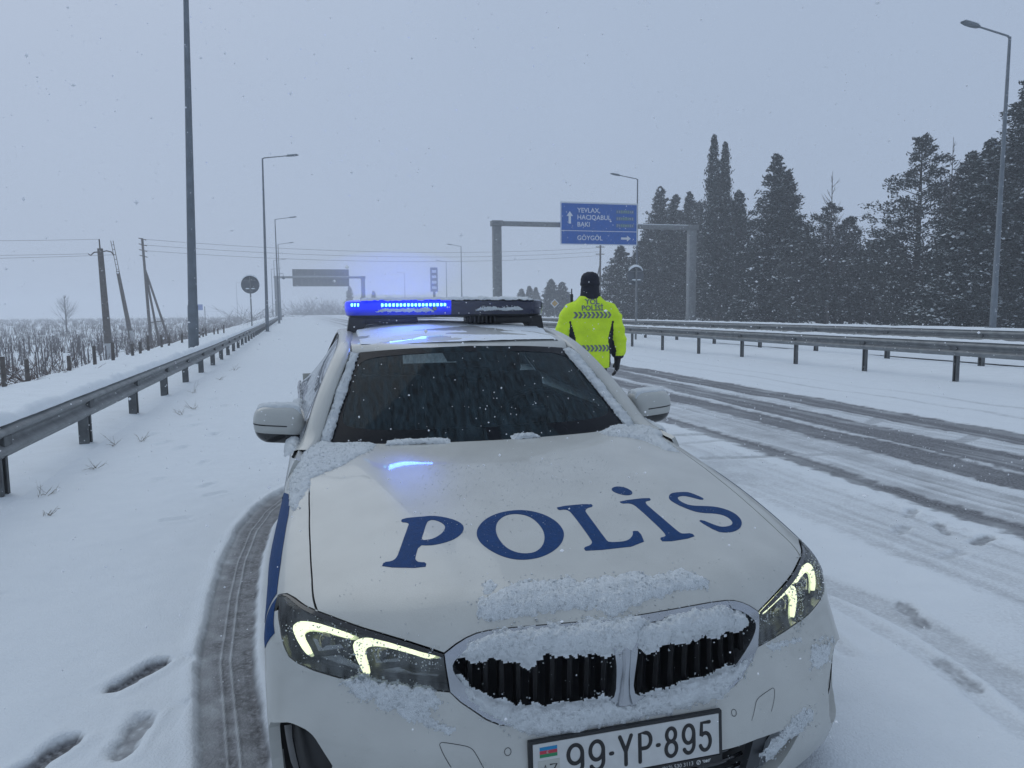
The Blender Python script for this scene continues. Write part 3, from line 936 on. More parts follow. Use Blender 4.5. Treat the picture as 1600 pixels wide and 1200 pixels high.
# the rest of the vineyard: thousands of bare vines merging into one mass
V = []; F = []
for _ in range(2700):
    y = 67 + 330 * rng.uniform() ** 1.25
    az = math.radians(rng.uniform(-26, -5.5)); x = -.74 + math.tan(az) * y
    if x > -12.5: continue
    for k in range(5):
        b = np.array([x + rng.normal(0, .25), y + rng.normal(0, .25), -1.9]); tp = b + np.array([rng.normal(0, .35), rng.normal(0, .2), rng.uniform(.7, 1.4)])
        w = (.014 + .00016 * y) * rng.uniform(.6, 1.3)
        i = len(V); V += [b - [w, 0, 0], b + [w, 0, 0], tp + [w * .4, 0, 0], b + [0, w, 0], tp]
        F += [(i, i + 1, i + 2), (i + 1, i + 3, i + 4)]
o = mesh_obj('vineyard', V, F, VINE); tag(o, 'bare brown vineyard stretching away to the left horizon', kind='stuff')

WEED = material('dry_weed', (.16, .13, .085), rough=.9, noise=.3, nscale=20)
for i, (x, y, hgt) in enumerate(((-2.95, 5.0, .22), (-2.75, 7.5, .20), (-3.0, 7.3, .25), (-2.7, 9.7, .26), (-2.6, 10.3, .3), (-2.95, 12.6, .3), (-2.8, 15.2, .25), (-2.85, 6.0, .16), (-2.7, 4.3, .14), (-2.8, 18.0, .3))):
    me = twig_mesh('dry_weed', 7, hgt, .15, rng, 2, .0035, .35)
    o = link('dry_weed', me, WEED); o.location = (x, y, .03); o.scale = (.55, .55, .8); tag(o, 'dry weed stalks poking out of the snow under the left guardrail', 'weed', 'dry weeds at the guardrail')

# ================================================================== trees
NEEDLE = material('dark_needles', (.016, .026, .023), rough=.9, noise=.45, nscale=1.2)
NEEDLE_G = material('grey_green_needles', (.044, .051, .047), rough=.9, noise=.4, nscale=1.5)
BARK = material('bark', (.055, .047, .043), rough=.9, noise=.3, nscale=10, bump=.4, bscale=25)


def conifer(x, y, z, h, r, label, kind='cedar', seed=0, mat=NEEDLE, dens=1.0, tops=None, snow=.68, base=.03, leaf=.26):
    g = np.random.default_rng(seed)
    t = empty('conifer_tree', (x, y, z)); tag(t, label, 'tree', 'snow-dusted conifers beyond the far carriageway')
    tops = tops or [(0, 0, 1.0, 1.0)]
    LP = []; LD = []; LS = []; SP = []; tr = MB()
    for (tx, ty, hh, rr) in tops:
        H, R_ = h * hh, r * rr
        tr.tube([(tx * .3, ty * .3, -.4), (tx * .6, ty * .6, H * .3), (tx, ty, H * .7), (tx, ty, H * .985)], [.02 * H, .016 * H, .009 * H, .01], 8)
        nb = int((215 if kind == 'cedar' else 270 if kind == 'cypress' else 105) * dens * (.5 + .5 * hh))
        for i in range(nb):
            f_ = base + (1 - base) * ((i + g.uniform()) / nb) ** (1.0 if kind != 'cedar' else .92)
            if kind == 'cypress': prof = (min(1, f_ / .12) ** .5) * (1 - f_) ** .72 + .012
            elif kind == 'cedar': prof = (min(1, (f_ + .05) / .15) ** .5) * (1 - f_) ** .80 + .02
            else: prof = (min(1, f_ / .25) ** .7) * (1 - f_) ** .75 * .95 + .06
            L_ = R_ * prof * g.uniform(.62, 1.18)
            az = g.uniform(0, 2 * math.pi); el = {'cypress': 1.05, 'cedar': .10 + .9 * max(0, f_ - .75) * 2, 'pine': .22 + 1.2 * max(0, f_ - .8)}[kind] + g.normal(0, .14)
            d = np.array([math.cos(az) * math.cos(el), math.sin(az) * math.cos(el), math.sin(el)])
            p0 = np.array([tx, ty, f_ * H])
            ns = max(3, int(L_ / (.30 if kind != 'pine' else .34)))
            end = p0 + d * L_ + np.array([0, 0, -.10 * L_ if kind == 'cedar' else .05 * L_])
            if kind == 'pine' or i % 3 == 0:
                tr.tube([tuple(p0), tuple((p0 + end) / 2 + np.array([0, 0, .05 * L_])), tuple(end)], [.018 + .008 * L_, .014, .006], 4, cap=False)
            for k in range(ns):
                s_ = (k + g.uniform(.2, 1)) / ns
                if kind == 'pine' and s_ < .35: continue
                tight = .25 + .75 * min(1.0, prof * 2.6)
                c = p0 + (end - p0) * s_ + g.normal(0, .10 + .05 * L_ * .5, 3) * np.array([1, 1, .6]) * tight
                n = int({'cedar': 17, 'cypress': 15, 'pine': 19}[kind] * g.uniform(.7, 1.3))
                LP.append(c + g.normal(0, .20 * tight, (n, 3)) * np.array([1, 1, .65]))
                dd = g.normal(0, .55, (n, 3)) + d * (.8 if kind != 'cypress' else .4) + np.array([0, 0, -.15 if kind == 'cedar' else (.9 if kind == 'cypress' else .2)])
                LD.append(dd / np.linalg.norm(dd, axis=1)[:, None])
                LS.append(np.full(n, leaf) * g.uniform(.6, 1.25, n))
                if g.uniform() < snow:
                    m = g.integers(2, 6)
                    SP.append(c + g.normal(0, .17 * tight, (m, 3)) * np.array([1, 1, .45]) + np.array([0, 0, .10 * tight]))
    P = np.concatenate(LP); D = np.concatenate(LD); S = np.concatenate(LS)[:, None]
    W = np.cross(D, g.normal(0, 1, (len(D), 3))); W /= np.linalg.norm(W, axis=1)[:, None] + 1e-9
    a = P - D * S * .5; b = P + D * S * .5; w = W * S * .20
    V = np.stack([a, P + w, b, P - w], 1).reshape(-1, 3)
    F = np.arange(len(V)).reshape(-1, 4)
    mi = np.zeros(len(F), int)
    if SP:
        Q = np.concatenate(SP); k = len(Q)
        ang = g.uniform(0, 6.28, k); sz = g.uniform(.05, .125, k)[:, None]
        e1 = np.stack([np.cos(ang), np.sin(ang), g.normal(0, .28, k)], 1); e2 = np.stack([-np.sin(ang), np.cos(ang), g.normal(0, .28, k)], 1)
        V2 = np.stack([Q - e1 * sz * 1.3, Q - e2 * sz, Q + e1 * sz * 1.3, Q + e2 * sz], 1).reshape(-1, 3)
        F2 = np.arange(len(V2)).reshape(-1, 4) + len(V)
        V = np.concatenate([V, V2]); F = np.concatenate([F, F2]); mi = np.concatenate([mi, np.ones(len(F2), int)])
    mesh_obj('crown', V, F, [mat, SNOW], t, False, mi)
    tr.build('trunk', BARK, t, True)
    return t


conifer(40.2, 78, .0, 15.6, 5.4, 'many-topped dark conifer between the gantry sign and its right post', 'cedar', 1, dens=1.25, tops=[(-1.2, 0, 1.0, .9), (1.0, .5, .95, .8), (2.6, 0, .97, .75), (4.2, .4, .90, .7), (-3.6, -.5, .62, .8)], leaf=.34)
conifer(36.6, 84, .0, 9.2, 4.6, 'lower rounded conifer left of the many-topped one, beside the officer', 'cedar', 2, leaf=.34, dens=1.1)
conifer(37.3, 62.5, .0, 17.9, 2.6, 'tall slender twin-topped cypress, the tallest narrow tree', 'cypress', 3, dens=1.35, tops=[(-.45, 0, 1.0, .95), (.75, 0, .965, .85)], leaf=.28)
conifer(39.3, 62.0, .0, 12.6, 3.6, 'broad lower cypress leaning on the tall twin-topped one', 'cypress', 14, dens=1.2, leaf=.3)
conifer(37.2, 52.5, .0, 14.1, 4.8, 'dense dark conifer with a pointed top right of the cypresses', 'cedar', 4, dens=1.3, tops=[(-.3, 0, 1.0, 1.0), (1.0, .3, .90, .7)], leaf=.30)
conifer(37.5, 46.6, .0, 9.2, 4.4, 'open grey-green pine in the gap, middle of the tree row', 'pine', 5, NEEDLE_G, dens=1.25, tops=[(0, 0, 1.0, 1.0), (2.2, .4, .9, .8), (-1.6, .3, .8, .8)], leaf=.27, snow=.6)
conifer(40.5, 45.0, .0, 6.4, 3.6, 'low grey-green pine at the bottom of the gap', 'pine', 6, NEEDLE_G, leaf=.26, snow=.6, dens=1.2)
conifer(36.6, 37.0, .0, 12.0, 5.2, 'open-branched tall pine with visible trunk left of the dark giants', 'pine', 7, NEEDLE_G, dens=1.55, leaf=.25, snow=.55)
conifer(37.6, 34.2, .0, 10.6, 3.9, 'grey conifer squeezed between the open pine and the giant', 'cedar', 8, NEEDLE_G, dens=1.1, leaf=.25)
conifer(37.4, 31.0, .0, 13.9, 4.6, 'biggest dark conifer at the right picture edge behind the lamp', 'cedar', 9, dens=1.5, tops=[(.4, 0, 1.0, 1.0), (-1.5, .4, .76, .8), (2.6, 0, .9, .9)], leaf=.25)
conifer(34.5, 31.5, .0, 7.4, 3.2, 'dark lower conifer in front of the biggest one', 'cedar', 10, dens=1.2, leaf=.24)
conifer(43.0, 70, .0, 9.0, 4.6, 'dark conifer filling the gap behind the gantry right post', 'cedar', 31, dens=1.1, leaf=.36)
conifer(42.5, 57, .0, 9.5, 4.6, 'dark conifer behind the cypress and the pointed conifer', 'cedar', 32, dens=1.1, leaf=.34)
conifer(44.5, 48, .0, 7.0, 4.0, 'low dark conifer seen through the open grey-green pine', 'cedar', 33, dens=1.0, leaf=.32)
conifer(41.5, 38, .0, 8.0, 4.2, 'dark conifer behind the trunk of the tall open pine', 'cedar', 34, dens=1.0, leaf=.30)
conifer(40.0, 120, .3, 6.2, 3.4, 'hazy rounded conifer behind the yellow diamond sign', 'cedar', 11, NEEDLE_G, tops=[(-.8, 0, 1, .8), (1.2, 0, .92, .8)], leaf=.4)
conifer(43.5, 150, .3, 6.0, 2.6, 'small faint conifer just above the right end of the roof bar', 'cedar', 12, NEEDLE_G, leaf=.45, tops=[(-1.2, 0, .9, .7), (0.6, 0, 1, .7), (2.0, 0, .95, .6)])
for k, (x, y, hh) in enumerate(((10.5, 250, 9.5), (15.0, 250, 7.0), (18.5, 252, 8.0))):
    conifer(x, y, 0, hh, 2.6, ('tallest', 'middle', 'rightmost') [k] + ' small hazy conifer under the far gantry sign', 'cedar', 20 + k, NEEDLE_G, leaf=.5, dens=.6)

rng = np.random.default_rng(77)


def bare_tree(x, y, z, h, label, n=26, spread=.45, thick=.05):
    t = empty('bare_tree', (x, y, z)); tag(t, label, 'tree', 'bare winter trees')
    mm = MB(); mm.tube([(0, 0, -.3), (.05, 0, h * .5), (0, 0, h)], [thick, thick * .7, .012], 6); mm.build('trunk', BARK, t, True)
    V = MB()
    for i in range(n):
        f_ = .25 + .72 * i / n; a = rng.uniform(0, 6.28); L_ = h * spread * (1.05 - f_) * rng.uniform(.7, 1.2) + .1
        p = np.array([0, 0, f_ * h]); d = np.array([math.cos(a) * .75, math.sin(a) * .75, .75])
        q = p + d * L_ * .6; e = q + (d + np.array([0, 0, .5])) * L_ * .4
        V.tube([tuple(p), tuple(q), tuple(e)], [.022, .015, .006], 4, cap=False)
        for _ in range(3):
            s0 = p + (q - p) * rng.uniform(.4, 1); V.tube([tuple(s0), tuple(s0 + (d + rng.normal(0, .5, 3)) * L_ * .35)], [.012, .004], 3, cap=False)
    V.build('crown', TWIG_GREY, t)


bare_tree(36.4, 45.0, .0, 11.4, 'bare leafless sapling rising above the open grey-green pine', 30, .28, .10)
bare_tree(35.3, 33.4, .0, 11.2, 'thin bare tree top left of the biggest dark conifer', 26, .22, .08)
bare_tree(-42, 138, -1.9, 6.4, 'lone pale bare tree standing in the vineyard at the left', 60, .62, .16)

# ================================================================== THE POLICE CAR: body shape
# The painted body is one smooth closed form: hood height over (u, v), side half-width over (v, z)
# and nose profile over (u, z), blended with rounded shoulders. u across, v rearward, z up, metres.
def _tab(x, xs, ys):
    """Smooth (monotone cubic-ish) table lookup."""
    xs = np.asarray(xs, float); ys = np.asarray(ys, float)
    x = np.clip(x, xs[0], xs[-1])
    m = np.gradient(ys, xs)
    i = np.clip(np.searchsorted(xs, x) - 1, 0, len(xs) - 2)
    h = xs[i + 1] - xs[i]; t = (x - xs[i]) / h
    h00 = 2 * t**3 - 3 * t**2 + 1; h10 = t**3 - 2 * t**2 + t
    h01 = -2 * t**3 + 3 * t**2; h11 = t**3 - t**2
    return h00 * ys[i] + h10 * h * m[i] + h01 * ys[i + 1] + h11 * h * m[i + 1]


def _smax(a, b, k):
    h = np.clip(k - np.abs(a - b), 0, None) / k
    return np.maximum(a, b) + h * h * k * 0.25


def hood_z(u, v):
    a = np.abs(u)
    zc = _tab(v, [-.05, .05, .3, .65, 1.1, 1.42, 1.7, 2.2, 5.0], [.700, .742, .805, .868, .928, .960, .975, .985, .985])
    dr = _tab(v, [0, .33, .65, 1.1, 1.5, 2.5, 5.0], [.115, .098, .072, .043, .024, .02, .02])
    # two faint raised creases that run from the A-pillars towards the kidneys
    uc = _tab(v, [0, .3, 1.5, 3], [.36, .42, .60, .62])
    crease = .006 * np.exp(-((a - uc) / .07) ** 2) * np.clip((v - .1) / .3, 0, 1)
    return zc - dr * (a / .77) ** 2.2 + crease


def side_u(v, z):
    b = _tab(z, [.05, .12, .2, .3, .45, .62, .75, .85, 1.0], [.84, .876, .893, .900, .907, .908, .903, .893, .870])
    dv = _tab(v, [-.1, .2, .45, .78, 1.05, 1.3, 1.7, 2.6, 3.2, 3.63, 4.1, 4.7], [-.022, -.006, .006, .010, -.002, -.012, -.015, -.012, -.006, .006, -.01, -.06])
    return b + dv


def nose_v(u, z):
    o = _tab(z, [.05, .14, .2, .27, .35, .42, .478, .55, .62, .68, .74, .85], [.02, -.01, -.03, -.040, -.045, -.040, -.016, .002, .004, .010, .034, .09])
    c = _tab(z, [.05, .3, .45, .6, .9], [.37, .365, .375, .42, .42])
    q = u * u
    flat = .5 * (q + .085 + np.sqrt((q - .085) ** 2 + .0006))           # the bumper is flat behind the plate
    t = _tab(z, [.0, .40, .46, .57, 1.0], [1, 1, .85, 0, 0])
    return c * (q + (flat - q) * t) + o - .006 * t


def tail_v(u, z):
    o = _tab(z, [.1, .25, .5, .75, .95, 1.1], [.04, -.005, -.0, .03, .05, .09])
    return 4.68 - .20 * u * u - o


def body_f(P):
    u, v, z = np.abs(P[:, 0]), P[:, 1], P[:, 2]
    wall = _smax(u - side_u(v, z), nose_v(u, z) - v, .09)
    return _smax(z - hood_z(u, v), wall, .11)


C0 = np.array([0, 1.0, .42])
AX = np.array([0, -.78, .6258])
E1 = np.array([1.0, 0, 0]); E2 = np.cross(E1, AX); E2 = E2 if E2[2] > 0 else -E2


def to_chart(P):
    d = np.asarray(P, float) - C0
    d = d / np.linalg.norm(d, axis=1)[:, None]
    w = 1 + d @ AX
    return np.stack([d @ E1 / w, d @ E2 / w], 1)


def chart_dir(c):
    a, b = c[:, 0], c[:, 1]; r2 = a * a + b * b
    k = 2 / (1 + r2)
    return k[:, None] * (a[:, None] * E1 + b[:, None] * E2) + ((1 - r2) / (1 + r2))[:, None] * AX


def root(o, d, t0, t1, off=0.0):
    """Where the ray o + t d crosses the body offset by off (bisection, inside at t0)."""
    lo = np.full(len(d), t0, float); hi = np.full(len(d), t1, float)
    s0 = body_f(o + lo[:, None] * d) - off < 0
    for _ in range(44):
        mid = .5 * (lo + hi)
        same = (body_f(o + mid[:, None] * d) - off < 0) == s0
        lo = np.where(same, mid, lo); hi = np.where(same, hi, mid)
    return o + (.5 * (lo + hi))[:, None] * d


def body_n(P):
    e = 1e-4
    g = np.stack([body_f(P + e * np.eye(3)[k]) - body_f(P - e * np.eye(3)[k]) for k in range(3)], 1)
    return g / np.linalg.norm(g, axis=1)[:, None]


def on_body(c, off=0.0):
    """Chart points -> points on the painted surface, moved along the normal by off; and normals."""
    P = root(C0[None, :], chart_dir(np.asarray(c, float)), .05, 2.6)
    N = body_n(P)
    return P + N * (off if np.isscalar(off) else np.asarray(off)[:, None]), N


def snap(P3):
    """Any points near the body -> the body surface (along the ray from the body's middle)."""
    return on_body(to_chart(np.asarray(P3, float)))[0]

# Outlines of the front panels and marks, metres on the body (u, v, z)
HL_TOP = [(0.4551, 0.0999, 0.6516), (0.4852, 0.1156, 0.6603), (0.5367, 0.1454, 0.6722), (0.598, 0.1857, 0.6828), (0.6605, 0.2323, 0.6912), (0.7246, 0.2902, 0.7011), (0.7643, 0.3287, 0.706), (0.7984, 0.3685, 0.7102), (0.8266, 0.4167, 0.7166), (0.8486, 0.4519, 0.7176), (0.871, 0.4738, 0.7087)]
HL_LOW = [(0.871, 0.4193, 0.6871), (0.8646, 0.3652, 0.6573), (0.8553, 0.3279, 0.6219), (0.8413, 0.3048, 0.5984), (0.8181, 0.2837, 0.5874), (0.7789, 0.2551, 0.5763), (0.7145, 0.2133, 0.5669), (0.6197, 0.1608, 0.5642), (0.5267, 0.1161, 0.5598), (0.445, 0.083, 0.5563)]
K_TOP = [(0.4255, 0.0973, 0.6727), (0.3989, 0.0963, 0.6867), (0.3724, 0.0945, 0.696), (0.3431, 0.09, 0.7017), (0.2819, 0.077, 0.7075), (0.2174, 0.0631, 0.7112), (0.1064, 0.0466, 0.714), (0.0321, 0.0412, 0.714)]
K_LOW = [(0.4202, 0.0683, 0.5331), (0.3981, 0.0565, 0.519), (0.3614, 0.0371, 0.4951), (0.3313, 0.025, 0.4835), (0.3065, 0.0185, 0.4798), (0.2185, 0.0088, 0.476), (0.0989, 0.0052, 0.4774), (0.0192, 0.005, 0.4821)]
K_IN = [(0.4363, 0.0875, 0.6295), (0.4135, 0.0841, 0.6517), (0.3824, 0.0809, 0.6711), (0.3465, 0.0765, 0.6837), (0.2853, 0.0649, 0.6928), (0.2053, 0.0471, 0.6972), (0.1154, 0.0318, 0.6975), (0.0475, 0.0253, 0.6969), (0.0371, 0.0119, 0.6791), (0.0317, -0.0011, 0.6432), (0.0261, -0.001, 0.5994), (0.0237, 0.0078, 0.525), (0.0449, 0.0081, 0.5107), (0.1234, 0.0098, 0.5013), (0.1998, 0.0137, 0.4993), (0.2733, 0.0225, 0.5061), (0.3307, 0.0389, 0.5232), (0.3802, 0.0603, 0.5517), (0.4147, 0.0754, 0.5797), (0.4341, 0.0839, 0.6071)]
SHUT = [(0.766, 0.3297, 0.7058), (0.7778, 0.4644, 0.7479), (0.7829, 0.6518, 0.7938), (0.7849, 0.8626, 0.8392), (0.7841, 1.1332, 0.8886)]
DRL_A = [(0.8428, 0.3484, 0.6674), (0.8295, 0.3491, 0.68), (0.8123, 0.3408, 0.6868), (0.775, 0.3117, 0.6892), (0.7256, 0.2687, 0.6836), (0.6809, 0.2306, 0.6759), (0.6944, 0.2306, 0.664), (0.7264, 0.2562, 0.6697), (0.7689, 0.2901, 0.6737), (0.7973, 0.31, 0.6722), (0.8109, 0.3149, 0.6653), (0.8162, 0.3111, 0.655), (0.7924, 0.2732, 0.6139), (0.7992, 0.2756, 0.6066), (0.8067, 0.2818, 0.61), (0.835, 0.3224, 0.647)]
DRL_B = [(0.6836, 0.219, 0.6563), (0.6654, 0.2153, 0.6689), (0.6428, 0.2051, 0.674), (0.6117, 0.1837, 0.6698), (0.5532, 0.1471, 0.6599), (0.4785, 0.108, 0.6466), (0.4821, 0.1071, 0.6366), (0.4994, 0.1132, 0.6309), (0.5389, 0.1338, 0.6426), (0.6002, 0.1691, 0.6543), (0.6347, 0.1883, 0.6541), (0.6541, 0.196, 0.6455), (0.6572, 0.1935, 0.6332), (0.6457, 0.1774, 0.5821), (0.6508, 0.1787, 0.5728), (0.6601, 0.1845, 0.5771), (0.6817, 0.207, 0.6302)]
BOX_A = [(0.7945, 0.2913, 0.6503), (0.7829, 0.2831, 0.6507), (0.7769, 0.2699, 0.6329), (0.721, 0.2378, 0.6456), (0.715, 0.2298, 0.6362), (0.7807, 0.2669, 0.6188)]
BOX_B = [(0.639, 0.1828, 0.6323), (0.628, 0.1766, 0.632), (0.6257, 0.1708, 0.6137), (0.5769, 0.148, 0.6249), (0.5711, 0.1433, 0.6161), (0.6339, 0.1737, 0.6041)]
FIN_A = [(0.7797, 0.2607, 0.6004), (0.7288, 0.2312, 0.6146), (0.6693, 0.1906, 0.5841), (0.6758, 0.1934, 0.5784)]
FIN_B = [(0.6316, 0.1699, 0.5821), (0.578, 0.1444, 0.5959), (0.5443, 0.1274, 0.584), (0.4794, 0.0997, 0.5835), (0.4811, 0.1, 0.5792)]
SLOT_IN = [(0.8544, 0.2461, 0.4494), (0.8357, 0.2308, 0.4508), (0.8175, 0.2159, 0.4476), (0.7995, 0.202, 0.4428), (0.7819, 0.1857, 0.4315), (0.7677, 0.1704, 0.4121), (0.7481, 0.1549, 0.3825), (0.737, 0.148, 0.3628)]
TOW = [(0.455, 0.0262, 0.3908), (0.48, 0.0478, 0.4392), (0.4774, 0.0495, 0.4445), (0.4711, 0.0483, 0.4465), (0.4198, 0.0284, 0.4406), (0.4035, 0.0211, 0.4355), (0.3939, 0.0135, 0.4233), (0.3773, 0.0028, 0.3899)]
SENSOR = [(0.3173, -0.004, 0.4264)]
LET_P = [(-0.5813, 0.4171, 0.7796), (-0.5735, 0.4393, 0.7862), (-0.5503, 0.4321, 0.7891), (-0.5379, 0.4396, 0.7933), (-0.5278, 0.4591, 0.7998), (-0.4773, 0.6072, 0.8409), (-0.4781, 0.6238, 0.8439), (-0.4997, 0.6377, 0.8435), (-0.493, 0.6582, 0.8485), (-0.4309, 0.6507, 0.8514), (-0.3965, 0.6493, 0.8524), (-0.361, 0.6281, 0.8509), (-0.3285, 0.5929, 0.8472), (-0.3136, 0.5595, 0.8425), (-0.314, 0.5323, 0.8377), (-0.3273, 0.5016, 0.8312), (-0.3502, 0.4795, 0.8255), (-0.3729, 0.4673, 0.8219), (-0.4068, 0.4585, 0.8188), (-0.4347, 0.4592, 0.8172), (-0.4645, 0.4742, 0.8164), (-0.4848, 0.4131, 0.7989), (-0.4832, 0.397, 0.7955), (-0.4769, 0.3868, 0.7944), (-0.4564, 0.3748, 0.7956), (-0.4638, 0.3512, 0.7882)]
LET_P_HOLE = [(-0.4195, 0.6119, 0.8453), (-0.4075, 0.6203, 0.8471), (-0.3968, 0.6202, 0.8475), (-0.3787, 0.6004, 0.845), (-0.3684, 0.5737, 0.8411), (-0.3702, 0.5514, 0.8371), (-0.3834, 0.5241, 0.8316), (-0.4079, 0.5004, 0.8264), (-0.4296, 0.4923, 0.8239), (-0.4551, 0.4977, 0.8225), (-0.4407, 0.5402, 0.8319)]
LET_O = [(-0.2862, 0.4832, 0.8309), (-0.2685, 0.5304, 0.8406), (-0.2323, 0.5754, 0.8504), (-0.1863, 0.6014, 0.8569), (-0.1393, 0.6093, 0.8597), (-0.1003, 0.6029, 0.8596), (-0.0657, 0.5817, 0.8567), (-0.0364, 0.5453, 0.851), (-0.0178, 0.4932, 0.8424), (-0.0168, 0.4383, 0.8327), (-0.0274, 0.4017, 0.8258), (-0.0498, 0.3615, 0.8178), (-0.0813, 0.3298, 0.8108), (-0.1168, 0.3085, 0.8053), (-0.1519, 0.2992, 0.802), (-0.1907, 0.3024, 0.8009), (-0.222, 0.3183, 0.8026), (-0.2499, 0.3483, 0.8072), (-0.272, 0.3891, 0.814), (-0.2862, 0.4331, 0.8216)]
LET_O_HOLE = [(-0.2209, 0.4973, 0.8376), (-0.2063, 0.5389, 0.8456), (-0.1809, 0.5701, 0.8519), (-0.1554, 0.583, 0.855), (-0.129, 0.5812, 0.8555), (-0.1024, 0.5647, 0.8534), (-0.0855, 0.5313, 0.8482), (-0.0785, 0.4826, 0.84), (-0.0808, 0.4341, 0.8313), (-0.095, 0.3872, 0.8221), (-0.1151, 0.3525, 0.8147), (-0.1423, 0.3306, 0.8092), (-0.1706, 0.3305, 0.8081), (-0.1952, 0.3431, 0.8095), (-0.2158, 0.3715, 0.8142), (-0.2252, 0.4136, 0.822), (-0.2271, 0.4555, 0.8298)]
LET_L = [(0.0164, 0.6049, 0.8608), (0.1417, 0.6112, 0.86), (0.1411, 0.5877, 0.8562), (0.1147, 0.5784, 0.8553), (0.1021, 0.5614, 0.8528), (0.0983, 0.5415, 0.8496), (0.0923, 0.3568, 0.8162), (0.0972, 0.3426, 0.8131), (0.1376, 0.3408, 0.8116), (0.1628, 0.3484, 0.8122), (0.1822, 0.367, 0.8151), (0.1956, 0.3867, 0.8184), (0.2009, 0.4034, 0.8214), (0.2239, 0.3993, 0.8193), (0.204, 0.316, 0.8032), (0.0075, 0.3037, 0.8058), (0.0069, 0.3261, 0.8107), (0.0321, 0.3347, 0.8124), (0.0437, 0.3483, 0.8151), (0.0476, 0.3636, 0.8182), (0.0503, 0.5491, 0.8515), (0.0463, 0.5702, 0.855), (0.0381, 0.58, 0.8567), (0.0134, 0.5782, 0.8565)]
LET_I = [(0.2488, 0.6212, 0.8572), (0.3756, 0.6487, 0.8535), (0.373, 0.6254, 0.8497), (0.3484, 0.6183, 0.8501), (0.3407, 0.6021, 0.8479), (0.338, 0.5808, 0.8444), (0.3516, 0.4103, 0.8123), (0.3564, 0.3839, 0.8067), (0.3623, 0.3776, 0.8051), (0.3958, 0.3791, 0.8037), (0.394, 0.3538, 0.7983), (0.2706, 0.3282, 0.8013), (0.2698, 0.3553, 0.8072), (0.2949, 0.3628, 0.8068), (0.3015, 0.376, 0.809), (0.3037, 0.4032, 0.8144), (0.294, 0.5763, 0.8468), (0.2881, 0.5956, 0.8505), (0.2769, 0.6035, 0.8526), (0.2515, 0.6015, 0.8538)]
LET_DOT = [(0.2641, 0.7266, 0.8735), (0.2834, 0.7454, 0.8754), (0.3058, 0.7495, 0.8747), (0.3261, 0.7366, 0.8714), (0.3348, 0.7098, 0.8665), (0.3303, 0.6862, 0.8629), (0.3149, 0.6714, 0.8615), (0.2939, 0.6697, 0.8626), (0.2765, 0.6819, 0.8657), (0.2626, 0.7026, 0.8698)]
LET_S = [(0.4534, 0.65, 0.8505), (0.4699, 0.6721, 0.8534), (0.4922, 0.6846, 0.8535), (0.5535, 0.7044, 0.8464), (0.57, 0.7, 0.8423), (0.6018, 0.6635, 0.8293), (0.5849, 0.6451, 0.8284), (0.5457, 0.6607, 0.8392), (0.5214, 0.6648, 0.845), (0.4903, 0.6508, 0.8474), (0.4794, 0.6333, 0.8455), (0.4772, 0.6116, 0.8417), (0.4899, 0.5872, 0.8352), (0.513, 0.5826, 0.8298), (0.5666, 0.5947, 0.8213), (0.6111, 0.5987, 0.8142), (0.6455, 0.5854, 0.8054), (0.6653, 0.5575, 0.7955), (0.6624, 0.5195, 0.7874), (0.6451, 0.4842, 0.7827), (0.6138, 0.447, 0.7802), (0.5728, 0.4176, 0.7814), (0.5343, 0.4031, 0.7857), (0.4991, 0.4013, 0.7929), (0.4661, 0.4606, 0.8133), (0.4842, 0.4752, 0.813), (0.5172, 0.4484, 0.7997), (0.5371, 0.4402, 0.7936), (0.5674, 0.4492, 0.7896), (0.5961, 0.4671, 0.7882), (0.6124, 0.491, 0.7905), (0.6153, 0.5191, 0.7963), (0.601, 0.538, 0.803), (0.5722, 0.5418, 0.8091), (0.5211, 0.5331, 0.8176), (0.4878, 0.537, 0.8253), (0.4593, 0.5683, 0.8356), (0.4461, 0.6059, 0.8432), (0.4447, 0.6281, 0.8471)]
STRIPE_UP = [(0.8804, 0.3722, 0.6392), (0.8763, 0.4683, 0.7019), (0.8779, 0.4887, 0.7066), (0.8706, 0.6266, 0.7518), (0.8641, 0.7526, 0.7868), (0.855, 0.9044, 0.8223), (0.8532, 0.9754, 0.8351), (0.8603, 1.1007, 0.8471)]
SN_HOOD = [(-0.357, 0.1315, 0.7332), (-0.34, 0.175, 0.7592), (-0.2936, 0.1772, 0.7655), (-0.2504, 0.1917, 0.773), (-0.1979, 0.1972, 0.7778), (-0.1235, 0.187, 0.779), (-0.0905, 0.2013, 0.7831), (-0.0681, 0.1595, 0.774), (0.0098, 0.1658, 0.776), (0.0949, 0.1836, 0.7791), (0.1438, 0.1617, 0.7724), (0.2054, 0.1656, 0.7701), (0.2485, 0.1821, 0.771), (0.2829, 0.1588, 0.7605), (0.3256, 0.1365, 0.7432), (0.2993, 0.1156, 0.7351), (0.1995, 0.0965, 0.7407), (0.0916, 0.0721, 0.7356), (0.0394, 0.0596, 0.7291), (0.0144, 0.0445, 0.7173), (-0.029, 0.0489, 0.7208), (-0.0478, 0.069, 0.7357), (-0.1439, 0.0745, 0.7328), (-0.2758, 0.0989, 0.7283), (-0.3345, 0.1041, 0.7178)]
SN_HOOD2 = [(-0.3302, 0.2177, 0.7721), (-0.3017, 0.2391, 0.7792), (-0.2782, 0.2097, 0.7748), (-0.3067, 0.1814, 0.7653), (-0.3341, 0.1778, 0.761)]
